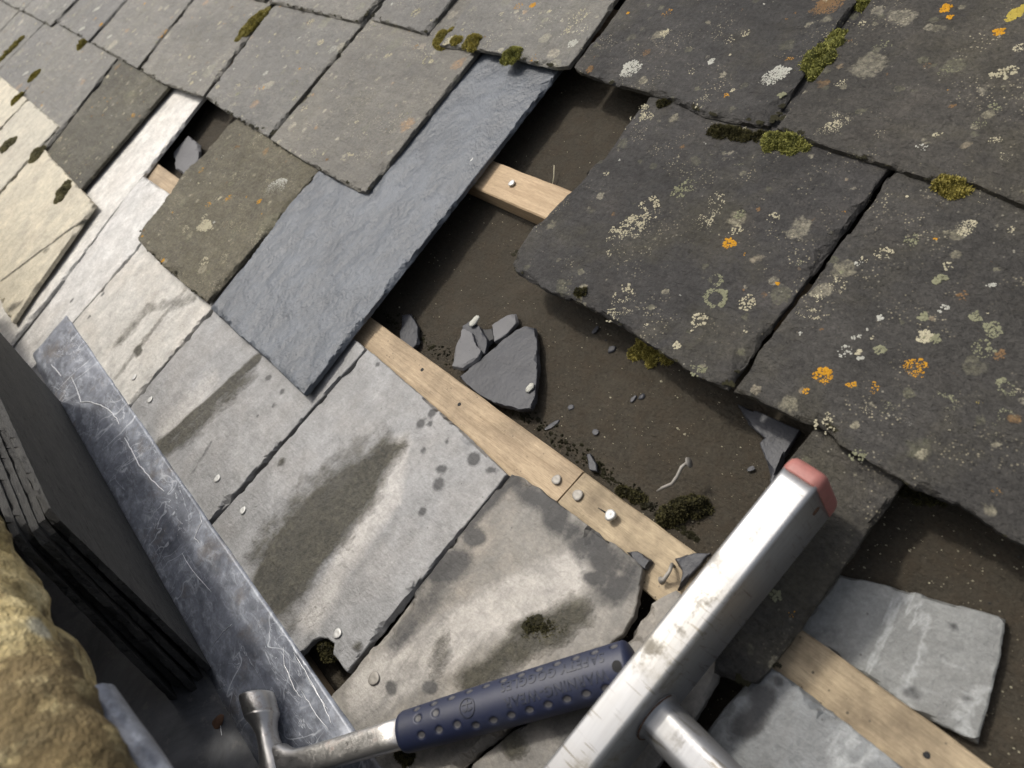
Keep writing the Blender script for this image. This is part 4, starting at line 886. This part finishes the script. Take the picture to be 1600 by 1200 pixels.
for q in ((1285, 588, 15, 'o'), (1430, 572, 17, 'o'), (1436, 585, 9, 'o'), (1330, 601, 8, 'o', 'pl', .6), (1366, 606, 8, 'o', 'pl', 1.5), (1259, 611, 6, 'o'), (1505, 462, 10, 'b', 'cr'), (1563, 555, 9, 'b'), (1292, 10, 26, 'b', 'pl', .7),
          (1041, 22, 10, 'o', 'cr'), (1478, 12, 9, 'o'), (1484, 26, 5, 'o'), (1233, 93, 7, 'o', 'pl', .6), (1448, 104, 7, 'b'), (1488, 166, 6, 'b', 'pl', .5), (1010, 82, 7, 'b'), (921, 108, 7, 'b'), (810, 10, 9, 'o', 'cr'), (650, 74, 6, 'o'), (832, 8, 6, 'o'),
          (1210, 118, 25, 'w', 'pl', .72, .9), (985, 108, 18, 'w', 'pl', 1.0), (1300, 200, 16, 'c'), (1318, 190, 10, 'c'), (1278, 207, 9, 'c', 'cr'), (1313, 130, 12, 'c', 'cr', .6), (1572, 113, 22, 'c', 'cr', .6), (1594, 75, 10, 'c'), (1588, 20, 20, 'y', 'pl', .45, 1.2),
          (1510, 355, 17, 'c', 'pl', .8), (1506, 362, 10, 'c'), (1545, 308, 17, 'c', 'cr'), (1350, 184, 8, 'w', 'cr'), (1368, 178, 9, 'w', 'cr'), (1374, 210, 9, 'c', 'cr'), (1464, 210, 8, 'c', 'cr', .6), (1530, 192, 12, 'g', 'cr'), (1555, 220, 10, 'c', 'cr'), (1570, 245, 12, 'c', 'cr'),
          (1098, 160, 15, 'c', 'cr'), (1000, 188, 24, 'c', 'cr', 1.4), (1165, 52, 8, 'c', 'cr'), (1140, 62, 10, 'c', 'cr'), (1112, 96, 6, 'w'), (1378, 72, 14, 'g', 'cr'), (1480, 112, 16, 'g', 'cr', .7),
          (990, 352, 26, 'c', 'cr'), (1010, 330, 22, 'c', 'cr', 1.4), (962, 368, 20, 'c', 'cr'), (1095, 345, 24, 'c', 'cr', .7), (1120, 318, 18, 'c', 'cr', 1.4), (1060, 300, 15, 'g', 'cr'), (1150, 358, 12, 'c', 'cr'), (1210, 340, 12, 'c', 'cr'), (1155, 335, 9, 'g', 'cr'),
          (975, 465, 20, 'c', 'cr', 1.3), (965, 490, 24, 'c', 'cr', .6), (1092, 500, 17, 'c', 'cr', .8), (1118, 437, 13, 'g', 'pl', 1.0, 0, .6), (1118, 466, 21, 'g', 'pl', .9, 0, .7), (1168, 472, 15, 'c', 'cr'), (1078, 290, 14, 'g', 'cr'), (1090, 578, 18, 'g', 'cr', .6),
          (1310, 445, 14, 'c', 'cr', 1.4), (1262, 492, 21, 'c', 'cr', .6), (1320, 550, 12, 'w', 'cr'), (1338, 526, 8, 'w', 'cr', .5), (1390, 646, 20, 'g'), (1475, 628, 24, 'g', 'pl', .6, 0, .6), (1475, 658, 11, 'c', 'cr'), (1572, 605, 18, 'g', 'pl', .6, 2.6, .6), (1572, 650, 15, 'g', 'pl', .8, 0, .6),
          (1551, 515, 15, 'g'), (1535, 545, 18, 'g', 'cr'), (1290, 662, 15, 'c', 'cr', 1.5), (1342, 712, 16, 'g', 'cr', .6), (1452, 688, 9, 'c', 'cr'), (1462, 530, 9, 'g'), (1524, 495, 10, 'g'), (1444, 494, 8, 'g'), (1474, 482, 12, 'w', 'cr', .6), (1374, 496, 5, 'w'), (1470, 436, 11, 'g', 'pl', .7), (1480, 415, 9, 'c', 'cr'), (1550, 446, 8, 'w', 'pl', .5),
          (1421, 662, 6, 'w'), (1353, 640, 9, 'c'), (1345, 560, 6, 'w', 'pl', .5), (1374, 546, 9, 'g'), (1595, 612, 7, 'c'), (1530, 628, 5, 'y'), (1550, 672, 10, 'g', 'cr', 1.5), (1340, 410, 8, 'w', 'cr'), (1380, 395, 14, 'c', 'cr', .8), (1350, 405, 8, 'c', 'cr'), (1425, 375, 12, 'g', 'cr'), (1580, 360, 8, 'c', 'cr'),
          (430, 295, 23, 'w', 'pl', .9, .9), (318, 352, 15, 'c', 'pl', .8), (350, 405, 12, 'c', 'cr'), (324, 355, 11, 'c', 'pl', .8), (318, 340, 8, 'c', 'cr'), (318, 410, 11, 'c', 'cr'), (290, 358, 9, 'c', 'cr'), (365, 275, 8, 'c', 'cr'), (325, 320, 7, 'o', 'cr'), (405, 315, 5, 'o'), (92, 220, 8, 'c', 'cr'), (205, 183, 9, 'o', 'cr'), (150, 15, 10, 'w', 'pl', .5), (80, 20, 9, 'w', 'pl', .5), (128, 45, 9, 'w', 'pl', .5), (170, 58, 8, 'w', 'pl', .5), (40, 115, 8, 'w', 'pl', .45),
          (605, 90, 14, 'c', 'cr', .7), (566, 212, 12, 'c', 'cr', .6), (540, 245, 16, 'c', 'cr', .6), (560, 98, 10, 'c', 'cr'), (700, 64, 9, 'c'), (895, 68, 9, 'w'), (905, 25, 14, 'c', 'cr', 1.3), (885, 48, 10, 'c', 'cr'), (650, 20, 10, 'c', 'cr'), (300, 118, 12, 'c', 'cr', .6), (255, 52, 8, 'o', 'cr', 1.4), (350, 40, 8, 'o', 'cr'), (485, 35, 8, 'c', 'cr'), (415, 115, 6, 'w'), (370, 135, 7, 'c', 'cr'), (475, 170, 8, 'c', 'cr'), (520, 78, 9, 'w'), (460, 130, 8, 'g', 'cr'), (490, 240, 10, 'c', 'cr'),
          (1212, 930, 9, 'g', 'pl', 1.2)):
    lichen(*q)
# the many tiny spots: one crumb field per slate
for o, B, f in SL:
    m0 = o.data.materials[0]
    if m0 not in (M_OLD, M_OLD2, M_OLIVE): continue
    lo, hi = B.min(0), B.max(0)
    if lo[0] < -3.3 or lo[0] > .05 or lo[1] > .6: continue
    vmax = min(hi[1], lo[1] + .29); by = {}
    dens = 34 if m0 is M_OLD else 46
    for _ in range(int(dens * (hi[0] - lo[0]) / .3)):
        s, v = RS.uniform(lo[0], hi[0]), RS.uniform(lo[1], vmax)
        if not inside(np.array([[s, v]]), B)[0] or seg_dist(np.array([[s, v]]), B)[0] < .006: continue
        c = RS.choice(list('cccwggob') if m0 is M_OLD else list('ccccwgob'))
        by.setdefault(c, []).append(plate((s, v), f(s, v), RS.choice([.0014, .002, .003, .0042, .006], p=[.3, .3, .2, .13, .07]) * (1 if m0 is M_OLD else 1.25), RS.choice(['cr', 'pl', 'cr']), s * 31 + v * 17, RS.uniform(.5, 1.2), RS.uniform(0, 3)))
    # dark moss crumbs creeping along the tail edge
    tl_ = B[B[:, 1] < lo[1] + .03]
    for _ in range(int(16 * (hi[0] - lo[0]) / .3)):
        q = tl_[RS.randint(len(tl_))]; s, v = q[0] + RS.normal(0, .002), q[1] + abs(RS.normal(0, .003)) + .001
        by.setdefault('m', []).append(plate((s, v), f(s, v) - .001, RS.uniform(.002, .006), 'pl', s * 13 + v * 37, RS.uniform(.3, .7), RS.uniform(-.2, .2)))
    LICH['m'] = M_MOSSD
    for c, L in by.items():
        V, F = join(L); k = mesh('lichen_spots', V, F, LICH[c], o, tuple(o['_o'])); k['kind'] = 'stuff'

# ------------------------------------------------------------------ debris crumbs on the underlay and gutter
L = []
def crumb(s, v, w, g):
    n = 5; V = []; a0 = RS.uniform(0, 6)
    for i in range(n): a = a0 + 2 * math.pi * i / n; r = g * RS.uniform(.5, 1.4); V.append((s + r * math.cos(a), v + r * math.sin(a) * .7, w - .0004))
    V.append((s + RS.uniform(-.3, .3) * g, v, w + g * RS.uniform(.3, .9)))
    return V, [(i, (i + 1) % n, n) for i in range(n)]
def field(name, n, fn, mat, gr):
    L = []
    for _ in range(n):
        s, v, w = fn(); L.append(crumb(s, v, w, abs(RS.normal(gr[0], gr[1])) + .0003))
    V, F = join(L); o = mesh(name, V, F, mat, None, V[0], smooth=False); o['kind'] = 'stuff'; return o
def uw(s, v): return -.030 + .0022 * nz(s * 6, v * 6, 1) + .0015 * nz(s * 20, v * 20, 4)
def rnd_px(x0, x1, y0, y1):
    s, v = pt(RS.uniform(x0, x1), RS.uniform(y0, y1), -.03); return s, v, uw(s, v)
tag(field('roof_grit', 3200, lambda: rnd_px(600, 1600, 120, 1200), LICH['c'], (.0004, .0004)), 'pale grit scattered over the brown underlay', 'grit')
tag(field('roof_dirt', 500, lambda: rnd_px(600, 1600, 120, 1200), M_FRAGB, (.0005, .0005)), 'dark slate crumbs and dirt scattered over the underlay', 'dirt')
def along():
    f = RS.uniform(0, 1); x, y = 590 + f * 490, 497 + f * 355; s, v = pt(x + RS.uniform(0, 22), y - abs(RS.normal(0, 9)), -.03); return s, v, uw(s, v) + .0005
tag(field('batten_dirt', 700, along, M_MOSSD, (.0012, .0010)), 'dark crumbly dirt caught along the upper side of the batten', 'dirt')
def gut():
    f = RS.uniform(0, 1) ** .7; Y = -.392 + RS.normal(0, .004); s = -.62 + .5 * f; return YZ(s, Y + .01 * f, ZB + .0075)
tag(field('gutter_mortar', 900, gut, LICH['c'], (.0012, .0010)), 'line of pale mortar crumbs lying along the gutter sole', 'mortar crumbs')

# ------------------------------------------------------------------ hammer
hw = .030
A = np.array(pt(432, 1203, hw)); Bq = np.array(pt(992, 1035, hw)); X = (Bq - A); HL = np.linalg.norm(X); X /= HL; Yv = np.array([-X[1], X[0]])
def HP(x, y, z): return (A[0] + X[0] * x + Yv[0] * y, A[1] + X[1] * x + Yv[1] * y, hw + z - .006 * max(0, min(1, x / HL)))
ham = empty('claw_hammer', HP(0, 0, -.02)); tag(ham, 'steel claw hammer with perforated blue rubber grip lying across the eaves slates', 'hammer')
def loft(secs, n=28, cap=True, sup=2.0):
    """secs: (centre, axis u, half u, axis v, half v)"""
    V = []; F = []
    for c, u, hu, v, hv in secs:
        for k in range(n):
            a = 2 * math.pi * k / n; cu, sv = math.cos(a), math.sin(a)
            cu = math.copysign(abs(cu) ** (2 / sup), cu); sv = math.copysign(abs(sv) ** (2 / sup), sv)
            V.append(tuple(c[i] + u[i] * hu * cu + v[i] * hv * sv for i in range(3)))
    for j in range(len(secs) - 1):
        for k in range(n): i = (k + 1) % n; F.append((j * n + k, j * n + i, j * n + n + i, j * n + n + k))
    if cap: F.append(tuple(range(n))[::-1]); F.append(tuple(range((len(secs) - 1) * n, len(secs) * n)))
    return V, F
ex, ey, ez = (1, 0, 0), (0, 1, 0), (0, 0, 1)
gx0 = float(np.linalg.norm(np.array(pt(627, 1143, hw)) - A))
# poll, neck and cheek, swept along y; the shank joins through a fillet
V, F = loft([((.003, y, 0), ex, hx, ez, hz) for y, hx, hz in ((-.022, .0115, .0125), (-.012, .0125, .013), (0, .0130, .0130), (.010, .0122, .0125), (.020, .0098, .0110), (.028, .0090, .0100), (.036, .0095, .0102), (.044, .0118, .0120), (.050, .0150, .0150), (.0515, .0154, .0154), (.0525, .0149, .0149), (.053, .0152, .0152), (.070, .0156, .0156), (.0722, .0150, .0150), (.0728, .0135, .0135), (.0722, .006, .006))], 36)
mesh('head', [HP(p[0] - .004 - .36 * max(0, p[1] - .004), p[1] * .95, p[2] * 1.05) for p in V], F, M_STEEL, ham, HP(0, 0, 0))
for sg in (-1, 1):
    V, F = loft([((.004 - .010 * t_ * t_ * 0 + .018 * t_ * t_, -.018 - .075 * t_, sg * (.0060 + .0035 * t_)), ex, .010 * (1 - .72 * t_), ez, .0062 * (1 - .25 * t_)) for t_ in np.linspace(0, 1, 10)], 18)
    mesh('claw', [HP(*p) for p in V], F, M_STEEL, ham, HP(0, -.03, 0))
V, F = loft([((x, dy, 0), ey, hy, ez, hz) for x, dy, hy, hz in ((-.010, .004, .017, .0105), (.008, .003, .0165, .0098), (.014, .0015, .0138, .009), (.022, 0, .0120, .0082), (.034, 0, .0112, .0075), (.06, 0, .0112, .0072), (gx0 - .02, 0, .0118, .0075), (gx0 + .01, 0, .0125, .008))], 40, True, 3.2)
mesh('shank', [HP(*p) for p in V], F, M_STEEL, ham, HP(.05, 0, 0))
GL = HL - gx0
dim = []   # (x from grip start, arc position) of the dimples
for i in range(3):
    for j, u in enumerate((.0135, .004, -.008)):
        if not (i == 2 and j == 1): dim.append((.020 + .0165 * i + .003 * (j == 1) + .004 * (j == 2), u))
for i in range(9): dim.append((.069 + .0155 * i, .0150)); dim.append((.072 + .0155 * i, -.0125))
NX, NA = 260, 96; V = []; F = []; att = []
def grip_r(x):
    f = x / GL; hy = .0163 + .0016 * math.sin(f * 2.2) + .0015 * f; hz = .0128 + .0012 * math.sin(f * 2.6) + .0008 * f
    e = min(1.0, max(0.0, x / .004)) ** .5 * .12 + .88; e2 = math.sqrt(max(0.02, 1 - max(0, (f - .965) / .035) ** 2)); return hy * e * e2, hz * e * e2
for i in range(NX):
    x = GL * i / (NX - 1); hy, hz = grip_r(x)
    for k in range(NA):
        a = 2 * math.pi * k / NA; y, z = hy * math.cos(a), hz * math.sin(a); d = 0.0; q = 0.0
        if z > -.004:
            u = (math.pi / 2 - a) * (hy + hz) / 2
            for dx, du in dim:
                r = math.hypot((x - dx) / .0032, (u - du) / .0026)
                if r < 1.25: q = max(q, min(1, (1.25 - r) * 2.2))
            r = math.hypot((x - GL * .925) / .0036, (u - .003) / .0036)
            d = .0013 * q
        V.append(HP(gx0 + x, y * (1 - d / hy), z * (1 - d / hz))); att.append(q)
for i in range(NX - 1):
    for k in range(NA): j = (k + 1) % NA; F.append((i * NA + k, i * NA + j, i * NA + NA + j, i * NA + NA + k))
F.append(tuple(range(NA))[::-1]); F.append(tuple(range((NX - 1) * NA, NX * NA)))
grip = mesh('grip', V, F, M_RUBBER, ham, HP(gx0 + GL / 2, 0, 0), attrs={'dimple': att})
def on_grip(x, u, h):
    hy, hz = grip_r(x); a = math.pi / 2 - u / ((hy + hz) / 2); y, z = hy * math.cos(a), hz * math.sin(a); n = Vector((0, y / hy ** 2, z / hz ** 2)).normalized()
    return HP(gx0 + x, y + n.y * h, z + n.z * h)
def text_on_grip(body, size, x0, u0, name, flip=True):
    cu = bpy.data.curves.new('lettering', 'FONT'); cu.body = body; cu.size = size; cu.extrude = .00045; cu.offset = .00012; cu.resolution_u = 3; cu.space_character = 1.12
    o = bpy.data.objects.new('lettering', cu); COL.objects.link(o); dg = bpy.context.evaluated_depsgraph_get()
    me = o.evaluated_get(dg).to_mesh(); V = [tuple(v.co) for v in me.vertices]; F = [tuple(p.vertices) for p in me.polygons]; o.evaluated_get(dg).to_mesh_clear()
    bpy.data.objects.remove(o); bpy.data.curves.remove(cu)
    V = [on_grip(x0 - v[0] if flip else x0 + v[0], u0 - v[1] if flip else u0 + v[1], v[2]) for v in V]
    k = mesh(name, V, F, M_EMB, grip, V[0], smooth=False); return k
text_on_grip('WARNING-WEAR', .0098, GL * .905, -.0005, 'lettering')['label'] = 'raised words WARNING-WEAR'
text_on_grip('SAFETY GOGGLES', .0098, GL * .905, .0108, 'lettering')['label'] = 'raised words SAFETY GOGGLES'
# round emblem
V = []; F = []; n = 36; xc, uc = .0685, .0010
for i in range(n):
    a = 2 * math.pi * i / n
    for r, h in ((.0072, -.0002), (.0069, .0006), (.0061, .0006), (.0058, -.0002)): V.append(on_grip(xc + r * math.cos(a), uc + r * math.sin(a), h))
for i in range(n):
    for k in range(3): j = (i + 1) % n; F.append((i * 4 + k, i * 4 + k + 1, j * 4 + k + 1, j * 4 + k))
def bar(x0, u0, x1, u1, t_):
    k = len(V); d = Vector((x1 - x0, u1 - u0)).normalized(); p = Vector((-d.y, d.x)) * t_
    p = -p; x0, x1, u0, u1 = x0, x1, -u0, -u1; p = Vector((p.x, -p.y))
    for h in (-.0002, .0006):
        for (a, b) in ((x0 + p.x, u0 + p.y), (x1 + p.x, u1 + p.y), (x1 - p.x, u1 - p.y), (x0 - p.x, u0 - p.y)): V.append(on_grip(xc + a, uc + b, h))
    F.append((k + 4, k + 5, k + 6, k + 7)); F.extend((k + i, k + (i + 1) % 4, k + 4 + (i + 1) % 4, k + 4 + i) for i in range(4))
bar(-.0046, -.0024, .0046, -.0024, .0006); bar(-.0044, .0010, -.0012, .0022, .0007); bar(-.0012, .0022, 0, .0004, .0006); bar(0, .0004, .0012, .0022, .0006); bar(.0012, .0022, .0044, .0010, .0007); bar(0, -.0052, 0, .0004, .0006)
mesh('emblem', V, F, M_EMB, grip, V[0], smooth=False)
V = []; F = []
for i in range(20):
    a = 2 * math.pi * i / 20
    for r, h in ((.0038, .0001), (.0030, .0002), (.0001, .00025)): V.append(on_grip(GL * .945 + r * math.cos(a), -.001 + r * math.sin(a), h))
for i in range(20):
    j = (i + 1) % 20
    for k in range(2): F.append((i * 3 + k, j * 3 + k, j * 3 + k + 1, i * 3 + k + 1))
mesh('hanging_hole', V, F, M_BLACK, grip, V[0])

# ------------------------------------------------------------------ ladder
LT = (-.1705, .1115, 0)                       # top of the stile
ang = -math.atan(.052)
def LP(x, y, z):
    """x across the stile, y down from its top end (negative), z up"""
    return (LT[0] + x * math.cos(ang) - y * math.sin(ang), LT[1] + x * math.sin(ang) + y * math.cos(ang), .0305 + z + (y + .0) * .035)
lad = empty('aluminium_ladder', LP(0, -.48, 0)); tag(lad, 'aluminium ladder with a red plastic end cap lying up the roof', 'ladder')
def rbox(hx, hz, r, seg=5):
    P = []
    for cx, cz, a0 in ((hx - r, hz - r, 0), (-hx + r, hz - r, 90), (-hx + r, -hz + r, 180), (hx - r, -hz + r, 270)):
        for k in range(seg + 1): a = math.radians(a0 + 90 * k / seg); P.append((cx + r * math.cos(a), cz + r * math.sin(a)))
    return P
def extrude(prof, ys, mp, scale=None):
    V = []; F = []; n = len(prof)
    for i, y in enumerate(ys):
        k = scale[i] if scale else 1
        for x, z in prof: V.append(mp(x * k, y, z * k))
    for i in range(len(ys) - 1):
        for k in range(n): j = (k + 1) % n; F.append((i * n + k, i * n + n + k, i * n + n + j, i * n + j))
    F.append(tuple(range(n))); F.append(tuple(range((len(ys) - 1) * n, len(ys) * n))[::-1])
    return V, F
HX, HZ = .0133, .030
def stile(dx):
    mp = lambda x, y, z: LP(x + dx, y, z + HZ)
    V, F = extrude(rbox(HX, HZ, .0036), list(-np.linspace(0, .475, 60)), mp)
    mesh('stile', V, F, M_ALU, lad, LP(dx, -.2, HZ))
    V, F = extrude(rbox(HX + .0009, HZ + .0009, .007, 8), [-.0012, .0004, .004, .0075, .0100, .0112], mp, [1, 1.0, .995, .96, .88, .76])
    mesh('end_cap', V, F, M_RED, lad, LP(dx, 0, HZ))
    for k in range(2):
        V, F = extrude([(q[0], q[1]) for q in rbox(.0034, .0024, .0023)], [0, .0007], lambda x, y, z: LP(dx + HX + y - .0002 if dx < .1 else dx - HX - y + .0002, -.0085 + x if k == 0 else -.0085 + x, HZ + z + .004))
        if k == 0: mesh('rivet', V, F, M_RUST, lad, LP(dx + HX, -.0085, HZ))
stile(0.0); stile(.335)
for ry in (-.181, -.431):
    V = []; F = []; n = 32; ys = [(-HX + .002, .0150), (HX - .0005, .0185), (HX + .0008, .0185), (HX + .0022, .0168), (HX + .004, .0160), (.335 - HX - .004, .0160), (.335 - HX - .0008, .0185), (.335 - HX + .0005, .0185), (.335, .015)]
    xs = [ys[0], ys[1], ys[2], ys[3], ys[4]] + [(x, .0160) for x in np.linspace(HX + .01, .335 - HX - .01, 14)] + ys[5:]
    for x, r in xs:
        for k in range(n):
            a = 2 * math.pi * k / n; z = r * math.sin(a); y = r * math.cos(a)
            z = min(z, r * .86)
            V.append(LP(x, ry + y, HZ - .003 + z))
    for i in range(len(xs) - 1):
        for k in range(n): j = (k + 1) % n; F.append((i * n + k, i * n + j, i * n + n + j, i * n + n + k))
    mesh('rung', V, F, M_ALU, lad, LP(.16, ry, HZ))
    V, F = tube([LP(HX + .0012, ry + .0188 * math.cos(a), HZ - .003 + .0188 * math.sin(a)) for a in np.linspace(.4, 5.2, 24)], [.0005 + .0005 * abs(nz(i * .5, 3)) for i in range(24)], 6)
    if ry > -.3: mesh('rung_joint', V, F, M_RUST, lad, LP(HX, ry, HZ))

# ------------------------------------------------------------------ ground far below
g = bpy.data.meshes.new('ground'); g.from_pydata([(-200, -200, -6), (200, -200, -6), (200, 200, -6), (-200, 200, -6)], [], [(0, 1, 2, 3)])
t = T('ground_grass'); g.materials.append(t.done(t.mix(t.noise(.8, 6), (.05, .07, .02), (.09, .10, .04)), .9))
go = bpy.data.objects.new('ground', g); COL.objects.link(go); go['kind'] = 'structure'

for o in list(bpy.data.objects):
    if '_o' in o: del o['_o']
